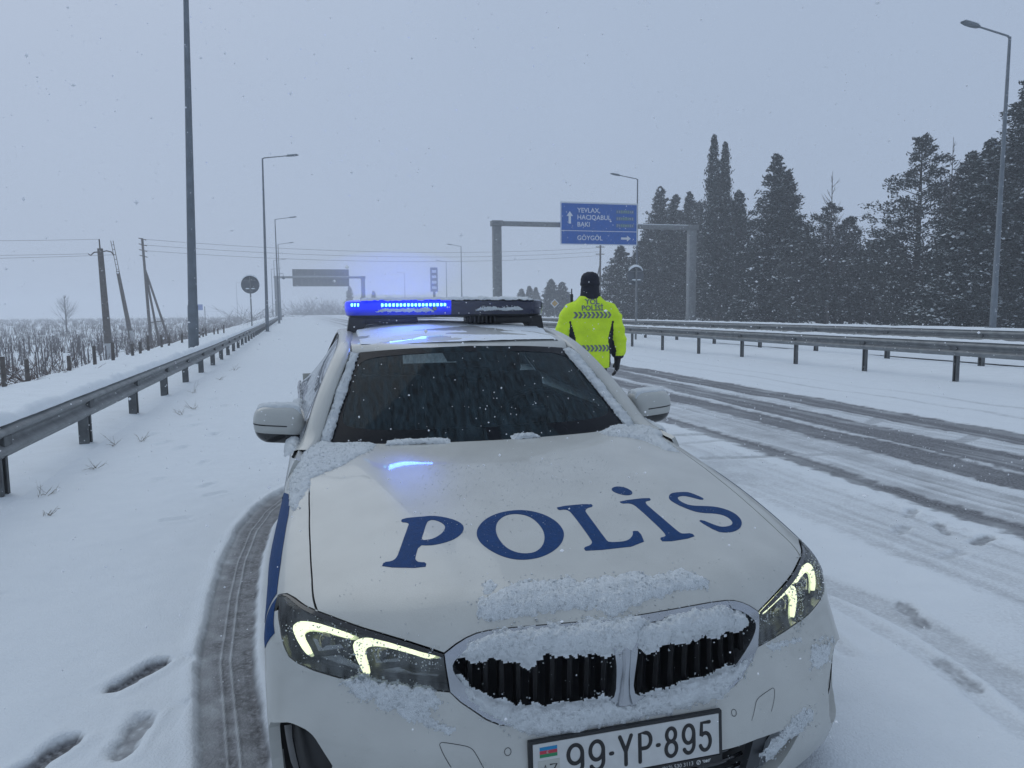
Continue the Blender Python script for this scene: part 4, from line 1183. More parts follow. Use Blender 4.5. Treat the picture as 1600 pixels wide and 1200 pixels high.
SN_KL = [(-0.4215, 0.0857, 0.647), (-0.39, 0.0841, 0.6723), (-0.3478, 0.0846, 0.6938), (-0.2831, 0.0727, 0.7027), (-0.1863, 0.0527, 0.7077), (-0.111, 0.0436, 0.7107), (-0.0331, 0.0388, 0.7116), (-0.0194, 0.0203, 0.692), (-0.0293, 0.005, 0.6658), (-0.0491, -0.0005, 0.6419), (-0.0904, 0.0057, 0.6565), (-0.1325, 0.0089, 0.6489), (-0.1803, 0.0192, 0.6573), (-0.2205, 0.0267, 0.6525), (-0.2518, 0.03, 0.6248), (-0.2787, 0.0411, 0.6486), (-0.3074, 0.0471, 0.6378), (-0.3378, 0.0586, 0.6501), (-0.3667, 0.0638, 0.6313), (-0.3926, 0.0739, 0.6402)]
SN_KR = [(0.033, 0.0168, 0.6868), (0.0698, 0.0257, 0.6957), (0.1499, 0.0374, 0.6983), (0.2606, 0.0643, 0.7007), (0.3273, 0.0763, 0.6915), (0.3903, 0.0789, 0.6605), (0.4171, 0.0812, 0.6336), (0.3792, 0.0662, 0.6205), (0.3356, 0.0551, 0.6366), (0.2915, 0.0408, 0.6248), (0.2422, 0.0303, 0.645), (0.1764, 0.0146, 0.6393), (0.1359, 0.009, 0.6471), (0.0959, 0.0026, 0.6379), (0.0615, -0.0009, 0.6303), (0.0439, 0.0005, 0.6494), (0.0279, 0.0053, 0.6667)]
SN_KLOW = [(-0.4205, 0.0783, 0.5944), (-0.395, 0.0676, 0.5672), (-0.3573, 0.0518, 0.5442), (-0.2956, 0.0324, 0.5281), (-0.2152, 0.0186, 0.5179), (-0.1315, 0.0117, 0.5171), (-0.0624, 0.0087, 0.5218), (-0.0273, 0.0074, 0.5031), (0.0265, 0.0068, 0.495), (0.0636, 0.0085, 0.5113), (0.1201, 0.0106, 0.5104), (0.199, 0.0176, 0.5218), (0.2833, 0.0298, 0.5269), (0.3783, 0.0548, 0.5324), (0.4273, 0.074, 0.5446), (0.3856, 0.0494, 0.5096), (0.3191, 0.0222, 0.4831), (0.2719, 0.0085, 0.4665), (0.1916, 0.0021, 0.4608), (0.0777, -0.0018, 0.4562), (-0.0319, -0.0042, 0.4509), (-0.1376, -0.0051, 0.4465), (-0.2388, -0.0014, 0.4495), (-0.2771, 0.0103, 0.4695), (-0.3154, 0.0225, 0.4858), (-0.3606, 0.04, 0.5035), (-0.397, 0.0604, 0.5321)]
SN_HLL = [(-0.7099, 0.2096, 0.5628), (-0.6665, 0.1876, 0.5747), (-0.6039, 0.1537, 0.569), (-0.5266, 0.1164, 0.5613), (-0.4652, 0.09, 0.554), (-0.4747, 0.0856, 0.527), (-0.4969, 0.0828, 0.498), (-0.4703, 0.0675, 0.4853), (-0.4487, 0.0529, 0.4698), (-0.4872, 0.0658, 0.4687), (-0.5319, 0.0898, 0.4826), (-0.5846, 0.1202, 0.4996), (-0.6378, 0.1541, 0.5185), (-0.6922, 0.1883, 0.5311)]
SN_HLR = [(0.479, 0.0954, 0.5544), (0.5201, 0.1118, 0.5531), (0.6493, 0.1614, 0.5216), (0.6468, 0.1544, 0.5089), (0.5588, 0.1193, 0.5249), (0.518, 0.1013, 0.5231), (0.4879, 0.0955, 0.5416)]
SN_COWL_L = [(-0.8622, 1.2285, 0.8597), (-0.8447, 1.3228, 0.8886), (-0.8014, 1.5401, 0.9367), (-0.7421, 1.5971, 0.9512), (-0.6628, 1.5068, 0.9514), (-0.5049, 1.4477, 0.9529), (-0.5529, 1.3381, 0.9433), (-0.6345, 1.2478, 0.9242), (-0.7222, 1.1803, 0.9035), (-0.7818, 1.1443, 0.8908), (-0.7794, 1.0701, 0.8787), (-0.8149, 0.9835, 0.8554), (-0.8354, 0.9017, 0.8327), (-0.8549, 0.984, 0.8351)]
SN_COWL_R = [(0.498, 1.4323, 0.9517), (0.6103, 1.5096, 0.9576), (0.7426, 1.6202, 0.9527), (0.7812, 1.3843, 0.9263), (0.7713, 1.15, 0.8933), (0.7067, 1.1732, 0.904), (0.671, 1.2892, 0.9251), (0.6119, 1.3306, 0.9388), (0.5295, 1.3563, 0.9448)]
SN_RB = [(0.69, 0.1653, 0.4858), (0.7563, 0.1999, 0.4817), (0.81, 0.2219, 0.4646), (0.7643, 0.1748, 0.4298), (0.7149, 0.1441, 0.4209), (0.6473, 0.1157, 0.4347)]
SN_RB2 = [(0.5561, 0.0619, 0.3387), (0.613, 0.0862, 0.3456), (0.6759, 0.117, 0.3043), (0.6274, 0.0961, 0.2775), (0.5487, 0.0632, 0.2705), (0.5065, 0.0483, 0.2574), (0.4668, 0.0359, 0.243), (0.4234, 0.0191, 0.2709), (0.4872, 0.0377, 0.2963)]

# ------------------------------------------------------------------ panel tools
def body_map(c, off=0.0):
    return on_body(c, off)


def inset(P, N, d):
    """Move a closed outline inward in the surface by d."""
    T = np.roll(P, -1, 0) - np.roll(P, 1, 0)
    T /= np.linalg.norm(T, axis=1)[:, None] + 1e-12
    B = np.cross(N, T)
    return P + B * d


def cdt_fill(poly, holes, spacing):
    """Triangulate a 2-D outline with holes, with an even spread of inner points."""
    poly = np.asarray(poly); lo, hi = poly.min(0), poly.max(0)
    xs = np.arange(lo[0], hi[0], spacing); ys = np.arange(lo[1], hi[1], spacing * .866)
    g = np.array([(x + (spacing * .5 if j % 2 else 0), y) for j, y in enumerate(ys) for x in xs])
    if len(g):
        keep = pip(g, poly) & (seg_dist(g, poly) > spacing * .55)
        for h in holes:
            keep &= ~pip(g, h) & (seg_dist(g, h) > spacing * .55)
        g = g[keep]
    V = [tuple(p) for p in poly]; E = [(i, (i + 1) % len(poly)) for i in range(len(poly))]
    for h in holes:
        n = len(V); V += [tuple(p) for p in h]; E += [(n + i, n + (i + 1) % len(h)) for i in range(len(h))]
    nb = len(V)
    V += [tuple(p) for p in g]
    r = geometry.delaunay_2d_cdt([Vector(p) for p in V], E, [], 0, 1e-9, True)
    vo = np.array([(p[0], p[1]) for p in r[0]])
    fo = np.array([list(t) for t in r[2]])
    cen = vo[fo].mean(1)
    k = pip(cen, poly)
    for h in holes: k &= ~pip(cen, np.asarray(h))
    return vo, fo[k]


def boundary_loops(faces):
    e = {}
    for t in faces:
        for a, b in ((t[0], t[1]), (t[1], t[2]), (t[2], t[0])):
            e[(a, b)] = 1
    return [(a, b) for (a, b) in e if (b, a) not in e]


def patch(name, outline, holes, mapf, spacing, mat, parent, off=0.0, flange=0.012, step=None, flip=None):
    """A panel: outline and holes in a 2-D chart, mapped to 3-D, with a turned-in edge."""
    vo, fo = cdt_fill(outline, holes, spacing)
    P, N = mapf(vo, off)
    a = P[fo[:, 0]]; n = np.cross(P[fo[:, 1]] - a, P[fo[:, 2]] - a)
    if (np.einsum('ij,ij->i', n, N[fo[:, 0]]).sum()) < 0: fo = fo[:, ::-1]
    V = P.tolist(); NN = N.tolist(); F = fo.tolist()
    if flange:
        for a, b in boundary_loops(fo):
            t = P[b] - P[a]; nn = np.cross(t, N[a]); nn /= np.linalg.norm(nn) + 1e-12
            i = len(V)
            V += [P[b].tolist(), P[a].tolist(), (P[a] - N[a] * flange).tolist(), (P[b] - N[b] * flange).tolist()]
            NN += [nn.tolist()] * 4
            F.append([i, i + 1, i + 2, i + 3])
    return mesh_obj(name, V, F, mat, parent, smooth=True, normals=NN)


def body_outline(P3, gap=0.0, step=.02, smooth=0):
    """A 3-D outline on the nose -> chart outline (anti-clockwise), drawn in by half a panel gap."""
    c = to_chart(resample(P3, step, True, smooth))
    ar = .5 * np.sum(c[:, 0] * np.roll(c[:, 1], -1) - np.roll(c[:, 0], -1) * c[:, 1])
    if ar < 0: c = c[::-1]
    if gap:
        P, N = on_body(c)
        t = inset(P, N, gap)
        if (abs(area2(to_chart(t))) > abs(area2(c))) == (gap > 0): t = inset(P, N, -gap)
        c = to_chart(t)
    return c


def area2(c):
    return .5 * np.sum(c[:, 0] * np.roll(c[:, 1], -1) - np.roll(c[:, 0], -1) * c[:, 1])


def mir(P, s):
    return [(p[0] * s, p[1], p[2]) for p in P]


def ribbon(name, P3, width, off, mat, parent, closed=False, step=.008):
    """A thin strip that follows a line on the nose."""
    q = resample(P3, step, closed, 1)
    P, N = on_body(to_chart(q), off)
    T = np.gradient(P, axis=0); T /= np.linalg.norm(T, axis=1)[:, None]
    B = np.cross(N, T) * width / 2
    n = len(P); V = np.concatenate([P - B, P + B])
    F = [(i, i + 1, n + i + 1, n + i) for i in range(n - 1)]
    if closed: F.append((n - 1, 0, n, 2 * n - 1))
    return mesh_obj(name, V, F, mat, parent, smooth=True)


def crumb_geo(P, R_, g):
    """Small faceted crumbs at given points."""
    o6 = np.array([(1, 0, 0), (-1, 0, 0), (0, 1, 0), (0, -1, 0), (0, 0, 1), (0, 0, -1)], float)
    f8 = np.array([(0, 2, 4), (2, 1, 4), (1, 3, 4), (3, 0, 4), (2, 0, 5), (1, 2, 5), (3, 1, 5), (0, 3, 5)])
    n = len(P)
    V = P[:, None, :] + (o6[None] + g.normal(0, .28, (n, 6, 3))) * R_[:, None, None]
    return V.reshape(-1, 3), (f8[None] + (np.arange(n) * 6)[:, None, None]).reshape(-1, 3)


def snow_on_body(name, P3, thick, label, res=.0019, rag=.006, base=0.0, seed=1, parent=None):
    """Clumped snow lying on the nose inside an outline: ragged edge, grainy top."""
    c = to_chart(np.asarray(P3, float))
    lo, hi = c.min(0) - .01, c.max(0) + .01
    nx, ny = int((hi[0] - lo[0]) / res) + 2, int((hi[1] - lo[1]) / res) + 2
    gx, gy = np.meshgrid(np.linspace(lo[0], hi[0], nx), np.linspace(lo[1], hi[1], ny))
    g = np.stack([gx.ravel(), gy.ravel()], 1)
    sd_ = np.where(pip(g, c), 1, -1) * seg_dist(g, c)
    P, N = on_body(g)
    m = sd_ + rag * (vnoise(P, 38, 3, seed) - .5) * 2 + rag * .8 * (vnoise(P, 110, 2, seed + 3) - .5) * 2
    t = 1 - np.exp(-np.clip(m, 0, None) / .010)
    h = thick * t * (.45 + .75 * vnoise(P, 22, 3, seed + 1)) + t * thick * .35 * (vnoise(P, 95, 2, seed + 2) - .4)
    h += t * .0075 * (vnoise(P, 210, 2, seed + 4) - .5)
    h = np.where(m > 0, h, -.004)
    up = np.array([0, 0, 1.0])
    V = P + (N * .75 + up * .35) * (h + base)[:, None]
    idx = np.arange(nx * ny).reshape(ny, nx)
    a, b, c_, d = idx[:-1, :-1].ravel(), idx[:-1, 1:].ravel(), idx[1:, 1:].ravel(), idx[1:, :-1].ravel()
    k = (m[a] > -.002) | (m[b] > -.002) | (m[c_] > -.002) | (m[d] > -.002)
    F = np.stack([a, b, c_, d], 1)[k]
    used = np.unique(F); rm = np.full(nx * ny, -1); rm[used] = np.arange(len(used))
    V1 = V[used]; F1 = rm[F].tolist()
    g = np.random.default_rng(seed)
    cand = np.where((m > -.010) & (h > -.1))[0]
    nc = int(min(len(cand) * .10, 2600))
    if nc:
        pick = g.choice(cand, nc, replace=False)
        pick = pick[(m[pick] > 0) | (g.uniform(size=nc) < .35)]
        C = P[pick] + (N[pick] * .75 + up * .35) * (np.clip(h[pick], 0, None) + base)[:, None] + g.normal(0, .0012, (len(pick), 3))
        V2, F2 = crumb_geo(C, g.uniform(.0012, .0034, len(pick)), g)
        F1 = F1 + (F2 + len(V1)).tolist(); V1 = np.concatenate([V1, V2])
    o = mesh_obj(name, V1, F1, SNOW_FINE, parent, smooth=True)
    tag(o, label, kind='stuff')
    return o


def grid_mesh(name, fn, nu, nv, mat, parent, smooth=True, flip=False, thick=0.0):
    V = [fn(i / nu, j / nv) for j in range(nv + 1) for i in range(nu + 1)]
    F = []
    for j in range(nv):
        for i in range(nu):
            q = [j * (nu + 1) + i, j * (nu + 1) + i + 1, (j + 1) * (nu + 1) + i + 1, (j + 1) * (nu + 1) + i]
            F.append(q[::-1] if flip else q)
    return mesh_obj(name, V, F, mat, parent, smooth)


# ------------------------------------------------------------------ car materials
PAINT = material('white_car_paint', (0.49, 0.497, 0.468), rough=0.30, noise=0.07, nscale=7.0, coat=0.4, spec=0.45, detail=9)
pn = PAINT.node_tree
pb = pn.nodes['Principled BSDF']
_tc = pn.nodes.new('ShaderNodeTexCoord')
_nz = pn.nodes.new('ShaderNodeTexNoise'); _nz.inputs['Scale'].default_value = 3.0; _nz.inputs['Detail'].default_value = 8
_mr = pn.nodes.new('ShaderNodeMapRange'); _mr.inputs['To Min'].default_value = 0.18; _mr.inputs['To Max'].default_value = 0.5
pn.links.new(_tc.outputs['Object'], _nz.inputs['Vector']); pn.links.new(_nz.outputs['Fac'], _mr.inputs['Value'])
pn.links.new(_mr.outputs[0], pb.inputs['Roughness'])
# melt-water beading
_vz = pn.nodes.new('ShaderNodeTexNoise'); _vz.inputs['Scale'].default_value = 170.0; _vz.inputs['Detail'].default_value = 2
_bp = pn.nodes.new('ShaderNodeBump'); _bp.inputs['Strength'].default_value = 0.10; _bp.inputs['Distance'].default_value = 0.003
pn.links.new(_tc.outputs['Object'], _vz.inputs['Vector']); pn.links.new(_vz.outputs['Fac'], _bp.inputs['Height'])
pn.links.new(_bp.outputs['Normal'], pb.inputs['Normal'])
BLUE_FILM = material('blue_reflective_film', (0.003, 0.042, 0.150), rough=0.55, noise=0.15, nscale=60, bump=0.25, bscale=220, spec=0.15)
CHROME = material('satin_chrome', (0.42, 0.44, 0.47), rough=0.26, metal=0.9, noise=0.06, nscale=20)
DARK_TRIM = material('dark_trim', (0.025, 0.028, 0.032), rough=0.4)
RUBBER = material('rubber', (0.015, 0.015, 0.016), rough=0.8, bump=0.2, bscale=60)
RIM = material('alloy_rim', (0.3, 0.31, 0.33), rough=0.3, metal=0.8)
HOUSING = material('lamp_housing', (0.035, 0.038, 0.042), rough=0.28, noise=0.4, nscale=25)
LAMP_CHROME = material('lamp_reflector', (0.28, 0.29, 0.30), rough=0.22, metal=0.9)
DRL = material('daytime_light', (0.8, 0.85, 0.8), emit=(0.93, 1.0, 0.62), estr=1.15, rough=0.3)
DRL_GLOW = material('headlight_glow', (.4, .42, .38), emit=(.85, 1.0, .55), estr=.28, rough=.4, noise=.5, nscale=60)  # emission for the added glow around the daytime lights
LENS = thin_glass('lamp_lens', (0.93, 0.95, 0.95), 1.4, 0.03, haze=0.10, hazecol=(0.6, 0.65, 0.66))
WINDSCREEN = thin_glass('windscreen_glass', (0.34, 0.44, 0.48), 1.22, 0.03, haze=0.2, hazecol=(0.075, 0.12, 0.145))
SIDEGLASS = thin_glass('side_glass', (0.30, 0.34, 0.36), 1.45, 0.02, haze=0.2, hazecol=(0.3, 0.34, 0.4))
CABIN = material('cabin_trim', (0.02, 0.022, 0.026), rough=0.8, noise=0.3, nscale=30)
SEAT = material('seat_fabric', (0.03, 0.033, 0.04), rough=0.85, noise=0.3, nscale=40)
PLATE_WHITE = material('plate_white', (0.55, 0.56, 0.55), rough=0.4, noise=0.06, nscale=30)
PLATE_BLACK = material('plate_black', (0.01, 0.01, 0.011), rough=0.5)

car = empty('police_car', (0, 0, 0))
tag(car, 'white police car with blue POLIS lettering on its hood and a lit blue roof bar', 'car')

# ------------------------------------------------------------------ hood
SHUT_FULL = SHUT + [(.780, 1.35, .925), (.778, 1.585, .948)]
rear_edge = [(u, 1.375 + .335 * u * u, .96) for u in np.linspace(.76, .02, 16)]
half = [(0.0, .045, .70)] + K_TOP[::-1] + HL_TOP[:7] + SHUT_FULL[1:] + rear_edge + [(0, 1.375, .96)]
hood_out = half + mir(half[1:-1], -1)[::-1]
hood = patch('hood', body_outline(hood_out, .0025), [], body_map, .012, PAINT, car, flange=.016)

for nm, hl in (('P', ['P_HOLE']), ('O', ['O_HOLE']), ('L', []), ('I', []), ('DOT', []), ('S', [])):
    sm = 2 if nm in ('O', 'DOT') else 1
    oc = body_outline(globals()['LET_' + nm], 0, .02, sm)
    hs = [body_outline(globals()['LET_' + h], 0, .02, 2) for h in hl]
    patch('letter', oc, hs, body_map, .012, BLUE_FILM, hood, off=.0012, flange=0.0012)

# ------------------------------------------------------------------ fenders, bumper
def arch(v0, r, a0, a1, n=18, z0=.33):
    return [(0, v0 - r * math.cos(math.radians(a)), z0 + r * math.sin(math.radians(a))) for a in np.linspace(a0, a1, n)]


def onside(q):
    return [(float(side_u(np.array([p[1]]), np.array([p[2]]))[0]), p[1], p[2]) for p in q]


arch_pts = onside(arch(.785, .372, 32, 186))
for s in (1, -1):
    fo = HL_TOP[6:] + onside([(0, .462, .66), (0, .468, .60)]) + arch_pts + onside([(0, 1.16, .22), (0, 1.33, .22), (0, 1.335, .5), (0, 1.335, .80)]) \
        + [(.87, 1.335, .875), (.845, 1.40, .915), (.815, 1.50, .935), (.778, 1.585, .948)] + SHUT_FULL[::-1][1:]
    fender = patch('fender', body_outline(mir(fo, s), .0025), [], body_map, .016, PAINT, car, flange=.02)
    up = STRIPE_UP
    so = body_outline(mir(up[2:] + onside([(0, 1.325, .80), (0, 1.325, .66), (0, 1.12, .66), (0, 1.0, .695), (0, .785, .714), (0, .62, .695), (0, .53, .665), (0, .472, .63)]), s), 0, .02)
    patch('side_stripe', so, [], body_map, .014, BLUE_FILM, fender, off=.0015, flange=0.001)

SLOT = SLOT_IN + [(.735, .225, .22), (.80, .27, .20), (.868, .33, .225), (.885, .345, .33), (.884, .33, .42)]
half = [(0, -.03, .50)] + K_LOW[::-1] + HL_LOW[::-1] + onside([(0, .455, .66), (0, .461, .60)]) + arch_pts[:1] \
    + onside([(0, .43, .40), (0, .415, .30), (0, .42, .20), (0, .43, .13)]) + [(.84, .30, .13), (.72, .20, .13), (.5, .09, .13), (.25, .02, .13), (0, -.01, .13)]
bump_out = half + mir(half[1:-1], -1)[::-1]
INTAKE = [(0, -.045, .335), (.25, -.02, .335), (.40, .01, .33), (.585, .09, .31), (.60, .095, .285), (.52, .06, .20), (.45, .03, .165), (.25, -.01, .16), (0, -.02, .16)]
intake_full = INTAKE + mir(INTAKE[1:-1], -1)[::-1]
holes = [body_outline(intake_full, 0, .02), body_outline(SLOT, 0, .02, 1), body_outline(mir(SLOT, -1), 0, .02, 1)]
bumper = patch('front_bumper', body_outline(bump_out, .0022), holes, body_map, .011, PAINT, car, flange=.03)
for s in (1, -1):
    up = STRIPE_UP
    so = body_outline(mir([up[0], up[1]] + onside([(0, .452, .69), (0, .452, .655), (0, .425, .60), (0, .405, .585)]), s), 0, .01)
    patch('side_stripe', so, [], body_map, .01, BLUE_FILM, bumper, off=.0015, flange=0.001)
    ribbon('tow_cover_seam', mir(TOW, s), .0016, .0006, DARK_TRIM, bumper)
    sn = np.array(mir(SENSOR, s)[0])
    ring = [tuple(sn + np.array([.0085 * math.cos(a), 0, .0085 * math.sin(a)])) for a in np.linspace(0, 2 * math.pi, 20, endpoint=False)]
    ribbon('parking_sensor', ring + [ring[0]], .0016, .0008, DARK_TRIM, bumper, step=.003)
    # back of the side slot and its inner blade
    patch('air_slot', body_outline(mir(SLOT, s), 0, .02, 1), [], body_map, .02, BLACK, bumper, off=-.06, flange=0)
    bl = [(.855, .25, .44), (.845, .25, .40), (.80, .25, .30), (.74, .22, .23), (.76, .23, .22), (.83, .28, .33), (.868, .29, .42)]
    patch('slot_blade', body_outline(mir(bl, s), 0, .02), [], body_map, .02, BLACK_GLOSS, bumper, off=-.03, flange=0.004)
    st = [(.40, .01, .325), (.455, .03, .322), (.42, .02, .17), (.36, .01, .165)]
    patch('intake_strut', body_outline(mir(st, s), 0, .02), [], body_map, .02, DARK_TRIM, bumper, off=-.012, flange=.02)
patch('lower_grille', body_outline(intake_full, 0, .02), [], body_map, .03, BLACK, bumper, off=-.07, flange=0)
for k in range(4):
    zz = .185 + .036 * k
    q = [(u, .0, zz) for u in np.linspace(-.40, .40, 30)]
    P, N = on_body(to_chart(np.array(q)), -.045)
    m = MB(); m.tube([tuple(p) for p in P], .005, 6); m.build('grille_bar', BLACK_GLOSS, bumper, True)

# ------------------------------------------------------------------ kidney grille
SLAT = material('grille_slat', (.006, .006, .007), rough=.35, spec=.3)
grille = empty('grille'); grille.parent = car
for s in (1, -1):
    kout = [HL_TOP[0]] + K_TOP + [(.0035, .04, .70), (.0035, -.02, .50)] + K_LOW[::-1] + HL_LOW[-1:]
    kc = body_outline(mir(kout, s), .002)
    hc = body_outline(mir(K_IN, s), 0, .012, 1)
    patch('kidney_surround', kc, [hc], body_map, .008, CHROME, grille, off=.004, flange=.035)
    # vertical slats, set back in the opening
    kin = np.array(K_IN); ulo, uhi = kin[:, 0].min(), kin[:, 0].max()
    c = np.array(K_IN)[:, [0, 2]]
    for k in range(9):
        uu = ulo + (uhi - ulo) * (k + .6) / 9.4
        zs = np.linspace(.46, .74, 200)
        ins = pip(np.stack([np.full(200, uu), zs], 1), c)
        if ins.sum() < 10: continue
        z0, z1 = zs[ins].min() - .01, zs[ins].max() + .01
        q = np.array([(uu * s, .05, z) for z in np.linspace(z0, z1, 8)])
        P, N = on_body(to_chart(q), -.012)
        V = []; F = []
        w = .0085
        for i, p in enumerate(P):
            lean = .0
            V += [(p[0] - w, p[1] + .004, p[2]), (p[0], p[1] - .006, p[2]), (p[0] + w, p[1] + .004, p[2]), (p[0] + w * .7, p[1] + .05, p[2]), (p[0] - w * .7, p[1] + .05, p[2])]
        for i in range(len(P) - 1):
            for k2 in range(5):
                F.append((i * 5 + k2, i * 5 + (k2 + 1) % 5, (i + 1) * 5 + (k2 + 1) % 5, (i + 1) * 5 + k2))
        F += [(0, 1, 2, 3, 4)[::-1], tuple((len(P) - 1) * 5 + i for i in range(5))]
        mesh_obj('slat', V, F, SLAT, grille)
m = MB()
P, N = on_body(to_chart(np.array([(0, -.02, .50), (0, -.01, .53), (0, .0, .58), (0, .02, .64), (0, .03, .68)])), .004)
secs = [(.026, .5), (.016, .6), (.011, .7), (.014, .7), (.03, .6)]
V = []; F = []
for (p, (w, d)) in zip(P, secs):
    V += [(-w, p[1] + .012, p[2]), (-w * .75, p[1] - .006, p[2]), (0, p[1] - .011, p[2]), (w * .75, p[1] - .006, p[2]), (w, p[1] + .012, p[2])]
for i in range(4):
    for k in range(4): F.append((i * 5 + k, i * 5 + k + 1, (i + 1) * 5 + k + 1, (i + 1) * 5 + k))
mesh_obj('centre_bar', V, F, CHROME, grille, True)
m = MB(); m.box((0, .33, .40), (.86, .34, .44)); m.box((0, 1.0, .43), (1.3, 1.0, .44))  # added black boxes that block light behind grille, headlights and panel gaps
m.build('light_blocker', BLACK, car)

# ------------------------------------------------------------------ headlights
HLO = HL_TOP + HL_LOW
for s in (1, -1):
    hl = empty('headlight'); hl.parent = car
    ho = body_outline(mir(HLO, s), .0025, .012)
    patch('lens', ho, [], body_map, .014, LENS, hl, off=.001, flange=0)
    patch('housing', ho, [], body_map, .018, HOUSING, hl, off=-.055, flange=0)
    P, N = on_body(ho, 0.0); Q, _ = on_body(ho, -.056); n = len(P)
    mesh_obj('housing_wall', np.concatenate([P, Q]), [(i, (i + 1) % n, n + (i + 1) % n, n + i) for i in range(n)], BLACK_GLOSS, hl, True)
    for nm in ('DRL_A', 'DRL_B'):
        patch('daytime_light', body_outline(mir(globals()[nm], s), 0, .012, 1), [], body_map, .012, DRL, hl, off=-.016, flange=.010)
        g0 = np.array(globals()[nm]); gc = g0.mean(0)
        patch('glow_patch', body_outline(mir([tuple(p) for p in gc + (g0 - gc) * 1.12 + np.array([0, 0, -.004])], s), 0, .012, 1), [], body_map, .012, DRL_GLOW, hl, off=-.034, flange=0)  # added glowing sheet behind the strip, stands in for its soft glow
    for nm in ('BOX_A', 'BOX_B'):
        patch('reflector', body_outline(mir(globals()[nm], s), 0, .012, 0), [], body_map, .012, LAMP_CHROME, hl, off=-.03, flange=.02)
        b0 = np.array(mir(globals()[nm], s)).mean(0)
        pp, nn = on_body(to_chart(b0[None] + np.array([[0, 0, .008]])), -.04)
        mm = MB(); mm.lathe([(.0, -.012), (.018, -.009), (.024, 0), (.026, .012)], (0, 0, 0), 20, 'Y')
        o = mm.build('projector', BLACK_GLOSS, hl, True); o.location = pp[0]
    for nm in ('FIN_A', 'FIN_B'):
        patch('reflector_fin', body_outline(mir(globals()[nm], s), 0, .012, 0), [], body_map, .012, LAMP_CHROME, hl, off=-.035, flange=.01)
    # gloss black brow along the top edge
    tp = resample(HL_TOP, .01, False, 1)
    wdt = np.interp(np.linspace(0, 1, len(tp)), [0, .1, .45, .8, 1], [.010, .014, .017, .012, .006])
    P, N = on_body(to_chart(tp * np.array([s, 1, 1])), .003)
    T = np.gradient(P, axis=0); T /= np.linalg.norm(T, axis=1)[:, None]
    B = np.cross(N, T); B *= np.where(B[:, 2] > 0, -1, 1)[:, None]
    n = len(P); V = np.concatenate([P + B * .002, P + B * wdt[:, None]])
    mesh_obj('brow_trim', V, [(i, i + 1, n + i + 1, n + i) for i in range(n - 1)], BLACK_GLOSS, hl, True)

# ------------------------------------------------------------------ number plate
plate = empty('number_plate'); plate.parent = car
PC = Vector((0, -.026, .390))       # middle of the plate
TILT = math.radians(-4)
def pl(x, y, d):                    # plate coordinates -> world (x right, y up, d towards the viewer)
    return (PC.x + x, PC.y - d * math.cos(TILT) + y * math.sin(-TILT) * 1.0, PC.z + y * math.cos(TILT))
def plate_quad(name, x0, x1, y0, y1, d, th, mat, bev=.0):
    q = [(x0, y0), (x1, y0), (x1, y1), (x0, y1)]
    v, f = prism(q, d - th, d, pl)
    return mesh_obj(name, v, f, mat, plate)
plate_quad('frame', -.2685, .2685, -.078, .062, 0.0, .012, BLACK)
plate_quad('sheet', -.258, .258, -.053, .055, .002, .004, PLATE_WHITE)
plate_quad('dealer_strip', -.262, .262, -.076, -.0555, .003, .004, PLATE_BLACK)
fx = -.241
for i, cl in enumerate(((0.0, .20, .42), (.45, .03, .06), (.02, .22, .09))):
    cm = MATS.get('flag%d' % i) or material('flag%d' % i, cl, rough=.45)
    plate_quad('flag_stripe', fx, fx + .046, .046 - (i + 1) * .0088, .046 - i * .0088, .0026, .001, cm)
cres = MB()
for k in range(12):
    a0, a1 = math.radians(50 + k * 21.6), math.radians(50 + (k + 1) * 21.6)
    cres.add([pl(fx + .021 + .0032 * math.cos(a) * q, .0328 + .0032 * math.sin(a) * q, .0030) for a, q in ((a0, 1), (a1, 1), (a1, .68), (a0, .68))], [(0, 1, 2, 3)])
cres.build('flag_crescent', PLATE_WHITE, plate)
plate_quad('country_sticker', -.246, -.189, -.050, .012, .0026, .001, material('sticker_grey', (.45, .46, .42), rough=.5))


def stroke_obj(name, lines, x0, y0, w, h, rad, d, mat, parent):
    """Embossed strokes: each polyline in a unit box becomes a flattened round bead."""
    mm = MB()
    for ln in lines:
        pts = [(x0 + a * w, y0 + b * h) for a, b in ln]
        n = len(pts)
        closed = abs(pts[0][0] - pts[-1][0]) + abs(pts[0][1] - pts[-1][1]) < 1e-6
        L_, R_ = [], []
        for i, p in enumerate(pts):
            a = pts[i - 1] if i else (pts[-2] if closed else p)
            b = pts[i + 1] if i < n - 1 else (pts[1] if closed else p)
            t = Vector((b[0] - a[0], b[1] - a[1])).normalized(); nn = Vector((-t.y, t.x))
            L_.append((p[0] + nn.x * rad, p[1] + nn.y * rad)); R_.append((p[0] - nn.x * rad, p[1] - nn.y * rad))
        v = [pl(*q, d) for q in L_] + [pl(*q, d + .0012) for q in pts] + [pl(*q, d) for q in R_]
        f = []
        for i in range(n - 1):
            f += [(i, i + 1, n + i + 1, n + i), (n + i, n + i + 1, 2 * n + i + 1, 2 * n + i)]
        mm.add(v, f)
        if not closed:
            for e in (pts[0], pts[-1]):
                k = 12
                mm.add([pl(e[0], e[1], d + .0011)] + [pl(e[0] + rad * math.cos(2 * math.pi * j / k), e[1] + rad * math.sin(2 * math.pi * j / k), d) for j in range(k)],
                       [(0, 1 + j, 1 + (j + 1) % k) for j in range(k)])
    return mm.build(name, mat, parent)


def arc(cx, cy, rx, ry, a0, a1, n=18):
    return [(cx + rx * math.cos(math.radians(a)), cy + ry * math.sin(math.radians(a))) for a in np.linspace(a0, a1, n)]


